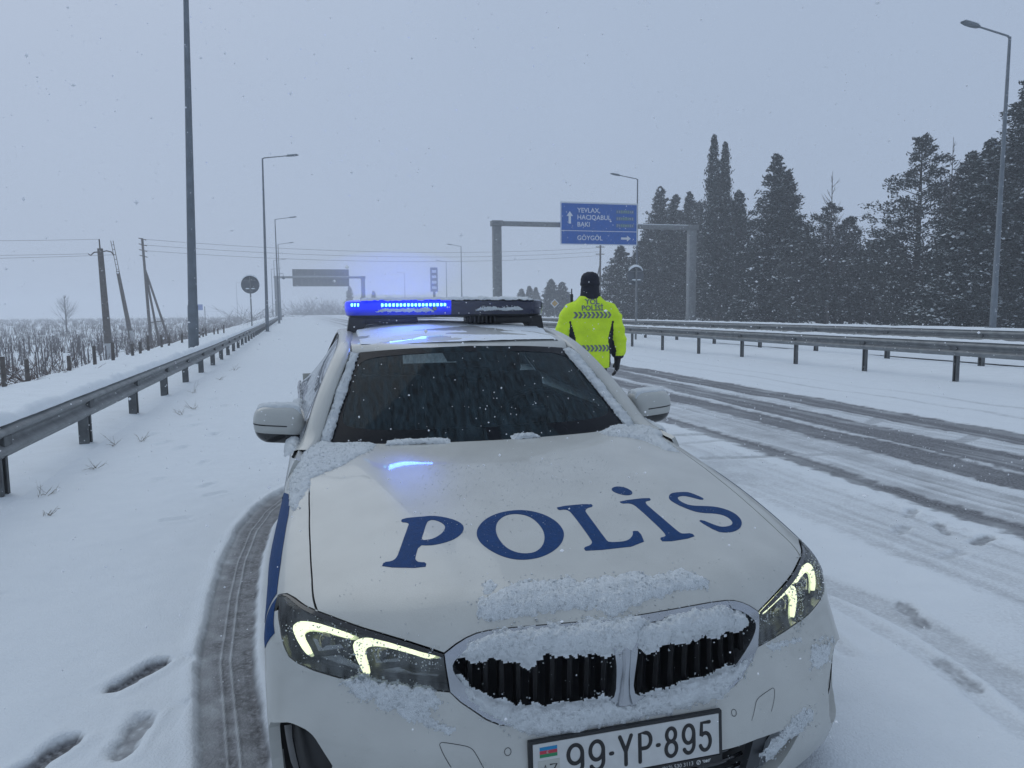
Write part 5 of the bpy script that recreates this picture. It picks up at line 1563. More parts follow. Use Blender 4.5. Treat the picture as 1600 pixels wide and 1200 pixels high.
GL = {
    '9': [arc(.5, .68, .5, .32, 0, 360, 30), arc(.0, .68, 1.0, .68, 0, -1, 2) + [(1.0, .40)] + arc(.5, .30, .5, .30, 0, -150, 18)],
    '8': [arc(.5, .765, .42, .235, 0, 360, 28), arc(.5, .265, .5, .265, 0, 360, 30)],
    '5': [[(.92, 1.0), (.14, 1.0), (.08, .55)] + arc(.47, .31, .53, .31, 130, -155, 26)],
    'Y': [[(0, 1), (.5, .46)], [(1, 1), (.5, .46), (.5, 0)]],
    'P': [[(0.06, 0), (.06, 1.0), (.55, 1.0)] + arc(.55, .73, .45, .27, 90, -90, 14) + [(.06, .46)]],
    '-': [[(0, .48), (1, .48)]],
    'A': [[(0, 0), (.5, 1), (1, 0)], [(.18, .36), (.82, .36)]],
    'Z': [[(0, 1), (1, 1), (0, 0), (1, 0)]],
}
for ch, a, b in (('9', .170, .258), ('9', .284, .368), ('-', .392, .416), ('Y', .442, .518), ('P', .545, .624), ('-', .645, .669), ('8', .692, .766), ('9', .790, .864), ('5', .886, .957)):
    x0, x1 = -.258 + .516 * a, -.258 + .516 * b
    stroke_obj('plate_character', GL[ch], x0 + .004, -.036, x1 - x0 - .008, .074, .0052, .0026, PLATE_BLACK, plate)
for ch, x in (('A', -.236), ('Z', -.214)):
    stroke_obj('plate_character', GL[ch], x, -.030, .017, .030, .0018, .0032, PLATE_BLACK, plate)
def plate_text(body, size, x, y, bold=0.0):
    me = text_mesh(body, size, 'dealer_text', 'LEFT', bold)
    for v in me.vertices: v.co = Vector(pl(x + v.co.x, y + v.co.y, .0036))
    return link('dealer_text', me, PLATE_WHITE, plate)
plate_text('MOTORS', .0155, -.012, -.0655, .0002)
plate_text('(012) 530 3113', .0150, .088, -.0655)
for bx in (.196, .219):                     # the two small round and winged marks at the strip's end
    mm = MB()
    if bx < .2:
        for a0 in range(0, 360, 30):
            a, b = math.radians(a0), math.radians(a0 + 30)
            mm.add([pl(bx + r_ * math.cos(t), -.0657 + r_ * math.sin(t), .0036) for r_, t in ((.0065, a), (.0065, b), (.0048, b), (.0048, a))], [(0, 1, 2, 3)])
        for a0 in (0, 180):
            mm.add([pl(bx, -.0657, .0036)] + [pl(bx + .0040 * math.cos(math.radians(a0 + t)), -.0657 + .0040 * math.sin(math.radians(a0 + t)), .0036) for t in (0, 30, 60, 90)], [(0, 1, 2), (0, 2, 3), (0, 3, 4)])
    else:
        for sg in (-1, 1):
            for k in range(3):
                mm.add([pl(bx + sg * .004, -.0620 - k * .003, .0036), pl(bx + sg * (.0135 - k * .002), -.0612 - k * .003, .0036), pl(bx + sg * (.012 - k * .002), -.0630 - k * .003, .0036), pl(bx + sg * .004, -.0640 - k * .003, .0036)], [(0, 1, 2, 3)])
        mm.add([pl(bx + .0038 * math.cos(math.radians(t)), -.0657 + .0038 * math.sin(math.radians(t)), .0037) for t in range(0, 360, 30)], [tuple(range(12))])
    mm.build('dealer_mark', PLATE_WHITE, plate)

# ------------------------------------------------------------------ doors and rear
def side_map(s):
    def f(c, off=0.0):
        v, z = c[:, 0], c[:, 1]
        def pos(v, z):
            u = side_u(v, np.minimum(z, .86)) - np.clip(z - .80, 0, None) ** 2 * 2.3 + .010 * np.exp(-((z - .78) / .02) ** 2) - .012 * np.exp(-((z - .42) / .10) ** 2)
            u = u - np.clip(v - 4.25, 0, None) ** 2 * .9
            return np.stack([s * u, v, z], 1)
        P = pos(v, z); e = 1e-3
        N = np.cross(pos(v + e, z) - P, pos(v, z + e) - P) * s
        N /= np.linalg.norm(N, axis=1)[:, None]
        return P + N * off, N
    return f


def belt(v):
    return np.interp(v, [1.34, 1.6, 2.4, 3.3, 3.8, 4.6], [.93, .955, .975, 1.0, 1.03, 1.02])


def side_poly(v0, v1, extra=None):
    top = [(v, float(belt(v))) for v in np.linspace(v1, v0, 12)]
    return [(v0, .21), (v1, .21)] + top


for s in (1, -1):
    sm_ = side_map(s)
    d1 = patch('front_door', resample([(1.342, .21), (2.372, .21), (2.38, .6)] + [(v, float(belt(v))) for v in np.linspace(2.38, 1.342, 10)], .03), [], sm_, .035, PAINT, car, flange=.02)
    rd = [(2.387, .21), (3.10, .21), (3.20, .33)] + [(3.631 - .38 * math.cos(a), .33 + .38 * math.sin(a)) for a in np.linspace(.15, .75, 6)] + [(3.42, .72)] + [(v, float(belt(v))) for v in np.linspace(3.50, 2.387, 12)]
    d2 = patch('rear_door', resample(rd, .03), [], sm_, .035, PAINT, car, flange=.02)
    rq = [(3.36, .60)] + [(3.631 - .372 * math.cos(a), .33 + .372 * math.sin(a)) for a in np.linspace(.80, math.pi + .2, 16)] + [(4.1, .22), (4.55, .24), (4.62, .5), (4.60, .75), (4.52, 1.02)] + [(v, float(belt(v))) for v in np.linspace(4.5, 3.507, 12)] + [(3.43, .72)]
    patch('rear_quarter', resample(rq, .03), [], sm_, .035, PAINT, car, flange=.02)
    for par, (v0, v1) in ((d1, (1.345, 2.368)), (d2, (2.392, 3.22))):
        patch('side_stripe', resample([(v0, .665), (v1, .665), (v1, .80), (v0, .80)], .03), [], sm_, .04, BLUE_FILM, par, off=.0015, flange=.001)
    for par, v0 in ((d1, 2.10), (d2, 3.06)):
        mm = MB(); uu = float(side_u(np.array([v0]), np.array([.86]))[0])
        mm.box((s * (uu + .018), v0 + .09, .865), (.02, .19, .03), bevel=.008)
        mm.build('door_handle', PAINT, par, True)
    # sill
    mm = MB(); mm.box((s * .84, 2.25, .18), (.06, 1.85, .09), bevel=.02); mm.build('sill', DARK_TRIM, car, True)
grid_mesh('trunk_lid', lambda i, j: ((i * 2 - 1) * .80, 3.86 + .72 * j, 1.085 - .05 * j - .06 * ((i * 2 - 1)) ** 4), 16, 8, PAINT, car)
grid_mesh('rear_bumper', lambda i, j: ((i * 2 - 1) * .86, float(tail_v(np.array([(i * 2 - 1) * .86]), np.array([.2 + .82 * j]))[0]) - .06, .2 + .82 * j), 16, 12, PAINT, car, flip=False)
for s in (1, -1):
    mm = MB(); mm.box((s * .62, 4.56, .84), (.40, .06, .12), (0, 0, -s * .2), bevel=.02)
    mm.build('tail_light', MATS.get('red_lens') or material('red_lens', (.22, .01, .012), rough=.15, coat=.6), car, True)

# ------------------------------------------------------------------ greenhouse
def ws(a, b, off=0.0):
    hw = .722 - .167 * b
    u = a * hw
    v = 1.38 + (1.935 - 1.38) * b + (.37 + .05 * b) * u * u
    z = .940 + (1.338 - .940) * b - .095 * b * u * u + .045 * b * (1 - b)
    return (u, v - off * .55, z + off * .83)


FRIT = material('black_frit', (.004, .006, .010), rough=.25, spec=.12)
windscreen = grid_mesh('windscreen', lambda i, j: ws(i * 2 - 1, j), 40, 20, WINDSCREEN, car)
def rrect(n, ax, b0, b1, ra, rb):
    out = []
    for k in range(n):
        t = 2 * math.pi * k / n
        c, s_ = math.cos(t), math.sin(t)
        e = .22
        out.append((ax * math.copysign(abs(c) ** e, c), (b0 + b1) / 2 + (b1 - b0) / 2 * math.copysign(abs(s_) ** e, s_)))
    return out
n = 240
ri, ro = rrect(n, .945, .135, .925, .1, .1), rrect(n, 1.0, 0, 1, .02, .02)
ro = [(max(-1, min(1, a * 1.06)), max(0, min(1, .5 + (b - .5) * 1.06))) for a, b in ro]
V = [ws(a, b, .002) for a, b in ri] + [ws(a, b, .002) for a, b in ro]
mesh_obj('frit_band', V, [(k, (k + 1) % n, n + (k + 1) % n, n + k) for k in range(n)], FRIT, windscreen, True)
mm = MB()
cpt = ws(0, .80)
mm.box((0, cpt[1] + .06, cpt[2] - .035), (.16, .10, .06), (-.6, 0, 0), bevel=.015)
mm.box((0.0, cpt[1] + .02, cpt[2] - .06), (.085, .05, .07), (-.6, 0, 0), bevel=.012)
mm.build('sensor_housing', CABIN, windscreen, True)
mm = MB(); mm.box((.0, 1.98, 1.215), (.24, .03, .065), (-.15, 0, .12), bevel=.02); mm.build('rear_view_mirror', CABIN, windscreen, True)
V = []; F = []
for j, b in enumerate(np.linspace(.93, .995, 2)):
    for i in range(41): V.append(ws((i / 20 - 1) * .62, b - (.11 if (j == 0 and abs(i - 20) < 8) else 0), -.004))
for i in range(40): F.append((i, i + 1, 42 + i, 41 + i))
mesh_obj('shade_band', V, F, BLACK, windscreen)

RAIL = [(.815, 1.47, .925), (.778, 1.585, .955), (.742, 1.70, 1.055), (.700, 1.83, 1.155), (.655, 1.955, 1.245), (.615, 2.07, 1.312), (.592, 2.25, 1.362), (.582, 2.45, 1.388), (.578, 2.75, 1.398), (.578, 3.05, 1.388), (.592, 3.35, 1.335), (.64, 3.70, 1.205), (.71, 4.02, 1.075), (.74, 4.2, 1.03)]
def roof_z(u, v):
    return float(_tab(np.array([v]), [1.9, 1.95, 2.2, 2.5, 2.8, 3.1, 3.4], [1.330, 1.343, 1.405, 1.436, 1.440, 1.424, 1.365])[0]) - .042 * (abs(u) / .57) ** 2.2
def roofp(i, j):
    uu = (i * 2 - 1) * (.572 - .016 * j * (1 - j))
    v = (1.938 + .42 * uu * uu) * (1 - j) + 3.36 * j
    return (uu, v, roof_z(uu, v) if j > .02 else ws(0, 1)[2] - .095 * uu * uu)
roof = grid_mesh('roof', roofp, 30, 40, PAINT, car)
def liner(i, j):
    p = roofp(i, j); return (p[0] * .97, p[1] + .02, p[2] - .03)
grid_mesh('headliner', liner, 16, 16, CABIN, roof, flip=True)
for s in (1, -1):
    rp = resample(RAIL, .05, False, 2)
    mm = MB(); n = 10; rings = []
    for i, p in enumerate(rp):
        t = (rp[min(i + 1, len(rp) - 1)] - rp[max(i - 1, 0)]); t /= np.linalg.norm(t)
        side = np.cross(t, [0, 0, 1.0]); side /= np.linalg.norm(side); upv = np.cross(side, t)
        for k in range(n):
            a = 2 * math.pi * k / n
            e = p + side * .040 * math.copysign(abs(math.cos(a)) ** .7, math.cos(a)) + upv * .020 * math.copysign(abs(math.sin(a)) ** .7, math.sin(a))
            rings.append((e[0] * s, e[1], e[2]))
    F = []
    for i in range(len(rp) - 1):
        for k in range(n): F.append((i * n + k, i * n + (k + 1) % n, (i + 1) * n + (k + 1) % n, (i + 1) * n + k))
    mesh_obj('pillar_rail', rings, F, PAINT, car, True)
    # dark seal along the outer edge
    m2 = MB(); m2.tube([((p[0] + .038) * s, p[1], p[2] - .010) for p in rp], .007, 6); m2.build('window_seal', RUBBER, car, True)
    m2 = MB(); m2.tube([((p[0] - .034) * s, p[1] - .004, p[2] + .012) for p in rp[:22]], .003, 6); m2.build('window_seal', RUBBER, car, True)
    # side glass
    rr = np.array(rp); vs = np.linspace(1.62, 3.72, 30)
    def sg(i, j, s=s, rr=rr):
        v = 1.60 + 2.25 * i
        k = np.searchsorted(rr[:, 1], v); k = min(max(k, 1), len(rr) - 1)
        t = (v - rr[k - 1, 1]) / (rr[k, 1] - rr[k - 1, 1] + 1e-9)
        top = rr[k - 1] * (1 - t) + rr[k] * t
        b0 = np.array([float(side_u(np.array([v]), np.array([.86]))[0]) - .030, v, float(belt(v)) - .03])
        q = b0 * (1 - j) + (top + np.array([.028, 0, -.02])) * j
        q[0] += .02 * j * (1 - j) * 4 * .5
        return (q[0] * s, q[1], q[2])
    grid_mesh('side_window', sg, 30, 6, SIDEGLASS, car)
    for v0, w in ((2.40, .09), (3.38, .05)):
        mm = MB()
        ii = (v0 - 1.60) / 2.25
        q = [sg(ii - w / 4.5, 0), sg(ii + w / 4.5, 0), sg(ii + w / 4.5, 1), sg(ii - w / 4.5, 1)]
        mm.add([(a + .004 * s, b, c) for a, b, c in q], [(0, 1, 2, 3)])
        mm.build('door_pillar_trim', BLACK_GLOSS, car)
    bl = [sg(i / 24, 0) for i in range(25)]
    mm = MB(); mm.tube([(a + .006 * s, b, c + .012) for a, b, c in bl], .009, 6); mm.build('belt_moulding', BLACK_GLOSS, car, True)
grid_mesh('rear_window', lambda i, j: ((i * 2 - 1) * (.555 + .09 * j), 3.34 + .54 * j - .06 * (1 - (i * 2 - 1) ** 2) * 0, 1.368 - .285 * j - .03 * (i * 2 - 1) ** 2), 14, 8, SIDEGLASS, car)

# ------------------------------------------------------------------ cabin
cabin = empty('cabin'); cabin.parent = car
mm = MB(); mm.box((0, 1.78, .83), (1.46, .44, .16), (.10, 0, 0), bevel=.05); mm.box((-.0, 1.95, .74), (1.40, .2, .22), bevel=.05)
mm.build('dashboard', CABIN, cabin, True)
mm = MB(); mm.box((0, 2.7, .30), (1.5, 2.4, .1)); mm.box((0, 2.1, .50), (.24, .9, .35), bevel=.03); mm.build('floor', CABIN, cabin)
def seat(x, y, w):
    st = empty('seat'); st.parent = cabin; st.location = (x, y, 0)
    a = MB(); a.box((0, 0, .52), (w, .52, .16), (.1, 0, 0), bevel=.05); a.build('seat_cushion', SEAT, st, True)
    a = MB(); a.box((0, .33, .84), (w * .96, .13, .62), (-.28, 0, 0), bevel=.05); a.build('backrest', SEAT, st, True)
    for hx in ([0] if w < .8 else [-.42, .42]):
        a = MB(); a.box((hx, .47, 1.20), (.26, .09, .17), (-.2, 0, 0), bevel=.035); a.build('headrest', SEAT, st, True)
seat(-.37, 2.30, .52); seat(.37, 2.30, .52); seat(0, 3.12, 1.30)
mm = MB()
ctr = Vector((.37, 2.06, .93)); tq = Euler((math.radians(-65), 0, 0)).to_matrix()
mm.tube([ctr + tq @ Vector((.185 * math.cos(a), .185 * math.sin(a), 0)) for a in np.linspace(0, 2 * math.pi, 32)], .015, 8, cap=False)
mm.box(tuple(ctr), (.16, .16, .04), (math.radians(-65), 0, 0), bevel=.015)
mm.build('steering_wheel', CABIN, cabin, True)

# ------------------------------------------------------------------ mirrors
for s in (1, -1):
    mr_ = empty('door_mirror'); mr_.parent = car
    def mirror_shell(zlo, zhi, grow, nu=26, nv=16, az=.083):
        V = []; F = []
        cx, cy, cz = .918 * s, 1.775, 1.020
        ax, ay = .112, .085
        for j in range(nv + 1):
            z = zlo + (zhi - zlo) * j / nv
            for i in range(nu):
                t = 2 * math.pi * i / nu
                q = max(0.0, 1 - abs((z - cz) / az) ** 3.2) ** (1 / 3.0)
                c, s_ = math.cos(t), math.sin(t)
                e = .55
                x = ax * grow * q * math.copysign(abs(c) ** e, c)
                y = ay * grow * q * math.copysign(abs(s_) ** e, s_)
                y = y * (1.0 if y < 0 else .55)
                y += .10 * (max(0, x * s) / ax) ** 2 * ax * .35            # sweeps back outwards
                V.append((cx + x, cy + y + .02, z + .018 * (x * s) / ax * (0 if z > cz else .6)))
        for j in range(nv):
            for i in range(nu): F.append((j * nu + i, j * nu + (i + 1) % nu, (j + 1) * nu + (i + 1) % nu, (j + 1) * nu + i))
        F.append(list(range(nu))[::-1]); F.append([nv * nu + i for i in range(nu)])
        return V, F
    V, F = mirror_shell(.972, 1.102, 1.0); mesh_obj('mirror_cap', V, F, PAINT, mr_, True, sharp=60)
    V, F = mirror_shell(.930, .974, .985, nv=6, az=.100); mesh_obj('mirror_base', V, F, BLACK_GLOSS, mr_, True, sharp=60)
    V, F = mirror_shell(1.008, 1.0135, 1.012, nv=2)
    k = [i for i, f in enumerate(F) if len(f) == 4 and np.mean([V[q][0] for q in f]) * s > .905]
    mesh_obj('indicator_strip', V, [F[i] for i in k], BLACK_GLOSS, mr_, True)
    mm = MB(); mm.box((s * .826, 1.80, .945), (.13, .07, .028), (0, s * .05, 0), bevel=.01); mm.box((s * .85, 1.79, .955), (.10, .06, .03), bevel=.01); mm.build('mirror_arm', BLACK_GLOSS, mr_, True)
    mm = MB(); mm.box((s * .918, 1.838, 1.02), (.18, .004, .125), bevel=.0015); mm.build('mirror_glass', LAMP_CHROME, mr_)

# ------------------------------------------------------------------ wheels
def wheel(x, y, s):
    w = empty('wheel', (x, y, .335)); w.parent = car
    mm = MB(); mm.lathe([(.235, -.10), (.30, -.11), (.325, -.09), (.335, -.05), (.335, .05), (.325, .09), (.30, .11), (.235, .10)], (0, 0, 0), 40, 'X')
    mm.build('tyre', RUBBER, w, True)
    mm = MB(); mm.lathe([(.235, -.095), (.225, -.03), (.06, .0)], (0, 0, 0), 40, 'X'); mm.lathe([(.235, -.1), (.222, -.1), (.215, .09), (.235, .1)], (0, 0, 0), 40, 'X')
    for k in range(5):
        for dd in (-.09, .09):
            a = 2 * math.pi * k / 5 + dd
            mm.tube([(s * .085, .045 * math.cos(a), .045 * math.sin(a)), (s * .075, .222 * math.cos(a + dd * .3), .222 * math.sin(a + dd * .3))], .014, 6)
    mm.lathe([(0, s * .095), (.05, s * .09), (.055, s * .03)], (0, 0, 0), 20, 'X')
    mm.build('rim', RIM, w, True)
for y in (.785, 3.636):
    for s in (1, -1):
        wheel(s * .795, y, s)
        mm = MB(); V = []; F = []
        n = 18
        for i in range(n + 1):
            a = math.radians(-20 + 220 * i / n)
            for x in (.62, .885): V.append((s * x, y - .375 * math.cos(a), .33 + .375 * math.sin(a)))
        for i in range(n): F.append((2 * i, 2 * i + 1, 2 * i + 3, 2 * i + 2))
        mesh_obj('wheel_liner', V, F, BLACK, car)
mm = MB(); mm.box((0, 2.4, .20), (1.5, 3.6, .06)); mm.build('underbody', BLACK, car)

# ------------------------------------------------------------------ roof light bar
bar = empty('light_bar'); bar.parent = car
LED_BLUE = material('lit_blue_led', (.1, .5, .8), emit=(0.16, 0.70, 1.0), estr=4.0)
LENS_LIT = material('lit_blue_lens', (.01, .03, .35), rough=.2, emit=(0.002, 0.012, 1.0), estr=1.0, coat=.4)
LENS_DARK = material('unlit_blue_lens', (.012, .016, .045), rough=.18, coat=.5)
HALF = [(.0, 2.415), (.20, 2.413), (.40, 2.418), (.49, 2.435), (.55, 2.48), (.585, 2.55), (.572, 2.62), (.52, 2.675), (.40, 2.70), (.20, 2.705), (0, 2.705)]
def bar_half(name, s, levels, mat, u0=0.0, u1=.6):
    base = resample(HALF, .02, False, 1)
    V = []; n = len(base)
    for z, k in levels:
        for p in base:
            V.append((s * p[0] * (1 - (1 - k) * .35), 2.56 + (p[1] - 2.56) * k, z))
    F = []
    for j in range(len(levels) - 1):
        for i in range(n - 1): F.append((j * n + i, j * n + i + 1, (j + 1) * n + i + 1, (j + 1) * n + i))
    F.append(list(range(n))); F.append([(len(levels) - 1) * n + i for i in range(n)])
    return mesh_obj(name, V, F, mat, bar, True, sharp=40)
LV_LENS = [(1.494, .965), (1.51, .985), (1.525, 1.0), (1.556, 1.0), (1.570, .97), (1.577, .88), (1.579, .7)]
LV_BASE = [(1.480, .78), (1.487, .90), (1.496, .955)]
_n = LENS_LIT.node_tree
_tc2 = _n.nodes.new('ShaderNodeTexCoord'); _sp = _n.nodes.new('ShaderNodeSeparateXYZ'); _m2 = _n.nodes.new('ShaderNodeMapRange')
_m2.inputs['From Min'].default_value = 1.50; _m2.inputs['From Max'].default_value = 1.56; _m2.inputs['To Min'].default_value = .16; _m2.inputs['To Max'].default_value = 1.2
_n.links.new(_tc2.outputs['Object'], _sp.inputs[0]); _n.links.new(_sp.outputs['Z'], _m2.inputs['Value']); _n.links.new(_m2.outputs[0], _n.nodes['Principled BSDF'].inputs['Emission Strength'])
bar_half('lens', -1, LV_LENS, LENS_LIT); bar_half('lens', 1, LV_LENS, LENS_DARK)
bar_half('base', -1, LV_BASE, BLACK); bar_half('base', 1, LV_BASE, BLACK)
def led(x, y, z, w=.012, h=.016):
    mm = MB(); mm.box((x, y, z), (w, .006, h), bevel=.0025); mm.build('led', LED_BLUE, bar, True)
for k in range(18): led(-.385 + k * .0205, 2.410, 1.550)
for k in range(3): led(-.545 + k * .0165, 2.478 - k * .013, 1.552)
for x, z, r in ((-.095, 1.53, .014), (.185, 1.53, .017)):
    mm = MB(); mm.lathe([(0, -.012), (r * .8, -.010), (r, 0)], (x, 2.412, z), 16, 'Y'); mm.build('alley_light', LAMP_CHROME, bar, True)
for s in (1, -1):
    mm = MB()
    mm.add(*prism([(.40, 1.484), (.56, 1.484), (.575, 1.40), (.50, 1.395), (.47, 1.44), (.40, 1.455)], 2.50, 2.60, lambda x, y, h: (s * x, h, y)))
    mm.build('mounting_foot', BLACK, bar)
mm = MB()
for k in range(7): mm.box((.115 + .024 * k, 2.47, 1.462), (.012, .05, .04), bevel=.004)
mm.box((.30, 2.53, 1.462), (.40, .10, .045), bevel=.012)
mm.build('siren_speaker', BLACK, bar, True)
mm = MB(); mm.box((-.33, 2.53, 1.466), (.30, .10, .04), bevel=.015); mm.build('control_box', BLACK, bar, True)
bl = bpy.data.lights.new('bar_glow', 'AREA'); bl.shape = 'RECTANGLE'; bl.size = .22; bl.size_y = .03
bl.energy = 1.0; bl.color = (.06, .16, 1.0)
bo = bpy.data.objects.new('bar_glow', bl); COL.objects.link(bo); bo.parent = bar
bo.location = (-.26, 2.385, 1.545); bo.rotation_euler = (math.radians(-80), 0, 0)
bl2 = bpy.data.lights.new('halo_lamp', 'AREA'); bl2.shape = 'RECTANGLE'; bl2.size = .46; bl2.size_y = .10      # added lamp floating above the bar, lights the halo volume
bl2.energy = 9.0; bl2.color = (.05, .14, 1.0); bl2.spread = math.radians(150)
bo2 = bpy.data.objects.new('halo_lamp', bl2); COL.objects.link(bo2); bo2.parent = bar
bo2.location = (-.30, 2.50, 1.606); bo2.rotation_euler = (math.radians(180), 0, 0)

# ================================================================== THE OFFICER
HIVIS = material('hi_vis_yellow', (.70, .98, .025), rough=.75, noise=.10, nscale=10, bump=.25, bscale=18)
NAVY = material('dark_navy_cloth', (.010, .012, .024), rough=.85, noise=.3, nscale=25, bump=.2, bscale=80)
REFLECT = material('grey_reflective_tape', (.16, .19, .20), rough=.4, noise=.1, nscale=40)
GLOVE = material('black_glove', (.012, .012, .014), rough=.75, bump=.2, bscale=120)
SKIN = material('skin', (.45, .28, .20), rough=.55)
BOOT = material('boot_leather', (.012, .011, .011), rough=.5)

person = empty('person', (2.07, 5.60, .03), math.radians(-10))
tag(person, 'person in a yellow high-visibility police jacket seen from behind beside the car', 'person')


def remesh_obj(name, mb, voxel, mats, parent, smooth_it=6, wrinkle=None):
    """Fuse overlapping closed shapes into one skin."""
    o = mb.build(name, mats, parent, True)
    md = o.modifiers.new('fuse', 'REMESH'); md.mode = 'VOXEL'; md.voxel_size = voxel; md.use_smooth_shade = True
    ms = o.modifiers.new('soft', 'SMOOTH'); ms.factor = .5; ms.iterations = smooth_it
    dg = bpy.context.evaluated_depsgraph_get(); dg.update()
    me = bpy.data.meshes.new_from_object(o.evaluated_get(dg))
    o.modifiers.clear(); old = o.data; o.data = me; bpy.data.meshes.remove(old)
    me.name = name
    if not me.materials:
        for m in (mats if isinstance(mats, (list, tuple)) else [mats]): me.materials.append(m)
    me.polygons.foreach_set('use_smooth', np.ones(len(me.polygons), dtype=bool))
    if wrinkle:
        co = np.empty(len(me.vertices) * 3); me.vertices.foreach_get('co', co); co = co.reshape(-1, 3)
        no = np.empty(len(me.vertices) * 3); me.vertices.foreach_get('normal', no); no = no.reshape(-1, 3)
        co += no * wrinkle(co)[:, None]
        me.vertices.foreach_set('co', co.ravel()); me.update()
    return o


def loft_closed(mb, secs, n=28, power=.8):
    """Closed stack of rounded sections: (cx, cy, z, half-width, half-depth)."""
    V = []; F = []
    for (cx, cy, z, a, b) in secs:
        for k in range(n):
            t = 2 * math.pi * k / n; c, s_ = math.cos(t), math.sin(t)
            V.append((cx + a * math.copysign(abs(c) ** power, c), cy + b * math.copysign(abs(s_) ** power, s_), z))
    for i in range(len(secs) - 1):
        for k in range(n): F.append((i * n + k, i * n + (k + 1) % n, (i + 1) * n + (k + 1) % n, (i + 1) * n + k))
    F += [list(range(n))[::-1], [(len(secs) - 1) * n + k for k in range(n)]]
    mb.add(V, F)


# body: one continuous skinned figure (trousers, trunk, neck, head)
sk_v = [(0, 0, .97), (0, 0, 1.12), (0, 0, 1.32), (0, 0, 1.46), (0, .01, 1.56), (0, .015, 1.64),
        (.10, 0, .90), (.115, -.015, .50), (.12, .01, .10), (.125, -.04, .05), (.13, .15, .045),
        (-.10, 0, .90), (-.11, .04, .50), (-.115, .03, .10), (-.12, -.02, .05), (-.125, .17, .045),
        (.19, 0, 1.46), (.29, -.02, 1.22), (.312, .045, .97), (-.19, 0, 1.46), (-.29, -.02, 1.22), (-.312, .045, .97)]
sk_e = [(0, 1), (1, 2), (2, 3), (3, 4), (4, 5), (0, 6), (6, 7), (7, 8), (8, 9), (9, 10), (0, 11), (11, 12), (12, 13), (13, 14), (14, 15), (3, 16), (16, 17), (17, 18), (3, 19), (19, 20), (20, 21)]
sk_r = [(.17, .125), (.165, .12), (.18, .125), (.17, .11), (.065, .065), (.062, .062), (.095, .10), (.075, .08), (.06, .065), (.05, .05), (.045, .035), (.095, .10), (.075, .08), (.06, .065), (.05, .05), (.045, .035),
        (.07, .07), (.052, .052), (.04, .04), (.07, .07), (.052, .052), (.04, .04)]
me = bpy.data.meshes.new('body'); me.from_pydata(sk_v, sk_e, []); me.update()
body = link('body', me, [NAVY], person)
md = body.modifiers.new('skin', 'SKIN'); md.use_smooth_shade = True
for i, rr in enumerate(sk_r): me.skin_vertices[0].data[i].radius = rr
me.skin_vertices[0].data[0].use_root = True
body.modifiers.new('sub', 'SUBSURF').levels = 2
body.modifiers['sub'].render_levels = 2
# head with face (turned away), under a knit cap and neck warmer
hd = MB()
loft_closed(hd, [(0, .012, 1.60, .055, .06), (0, .018, 1.635, .058, .075), (0, .022, 1.665, .068, .092), (0, .018, 1.70, .076, .098), (0, .01, 1.745, .080, .100), (0, .005, 1.79, .076, .097), (0, 0, 1.83, .06, .08), (0, 0, 1.855, .03, .04)], 28, .95)
hd.box((0, .122, 1.715), (.026, .03, .045), (-.25, 0, 0), bevel=.01)
for sx in (-1, 1): hd.box((sx * .082, -.005, 1.725), (.016, .035, .06), bevel=.006)
head = remesh_obj('head', hd, .007, [SKIN], person, 4)
for sx in (-1, 1):
    mm = MB(); mm.lathe([(0, .006), (.008, .004), (.011, 0)], (sx * .031, .108, 1.742), 12, 'Y'); mm.build('eye', PLATE_WHITE, head, True)
mm = MB(); mm.box((0, .116, 1.672), (.045, .008, .010), bevel=.003); mm.build('mouth', material('lips', (.30, .13, .11), rough=.6), head, True)
cp = MB()
loft_closed(cp, [(0, .0, 1.735, .094, .103), (0, -.002, 1.76, .099, .110), (0, -.004, 1.80, .098, .109), (0, -.004, 1.835, .088, .10), (0, -.004, 1.862, .064, .075), (0, -.004, 1.874, .03, .034)], 32, .95)
loft_closed(cp, [(0, -.002, 1.728, .101, .110), (0, -.003, 1.745, .105, .115), (0, -.003, 1.762, .103, .113)], 32, .95)
remesh_obj('knit_cap', cp, .008, [NAVY], person, 3, lambda c: .0016 * np.sin(c[:, 2] * 420) + .003 * (vnoise(c, 40, 2, 3) - .5))
nk = MB()
loft_closed(nk, [(0, -.01, 1.585, .115, .115), (0, -.008, 1.62, .108, .112), (0, -.004, 1.655, .100, .106), (0, -.004, 1.70, .096, .098), (0, -.012, 1.735, .094, .090)], 32, .95)
remesh_obj('neck_warmer', nk, .008, [NAVY], person, 3, lambda c: .004 * (vnoise(c * np.array([1, 1, 5]), 22, 2, 5) - .5))

jk = MB()
loft_closed(jk, [(0, 0, .862, .214, .150), (0, 0, .90, .220, .154), (0, 0, 1.0, .224, .154), (0, 0, 1.1, .226, .154), (0, 0, 1.22, .232, .157), (0, 0, 1.34, .240, .158), (0, -.004, 1.44, .244, .150), (0, -.006, 1.51, .214, .134), (0, -.006, 1.56, .168, .120), (0, -.004, 1.60, .125, .110), (0, 0, 1.625, .112, .108)], 36, .78)
for sx, a in ((1, 1), (-1, 1)):
    jk.tube([(sx * .13, -.004, 1.512), (sx * .197, -.006, 1.470), (sx * .250, -.012, 1.385), (sx * .285, -.025, 1.27), (sx * .312, -.025, 1.16), (sx * .320, .005, 1.05), (sx * .313, .035, .965)], [.070, .088, .092, .086, .082, .076, .067], 18)


def wrinkles(c):
    s_ = vnoise(np.stack([c[:, 0] * 3.0, c[:, 2] * 16], 1), 1.0, 2, 50) - .5
    arm = np.clip((np.abs(c[:, 0]) - .24) / .05, 0, 1)
    return .016 * s_ * (1 + .8 * arm) + .004 * (vnoise(c, 26, 2, 51) - .5) + .006 * np.clip(.92 - c[:, 2], 0, .05) / .05 * 0


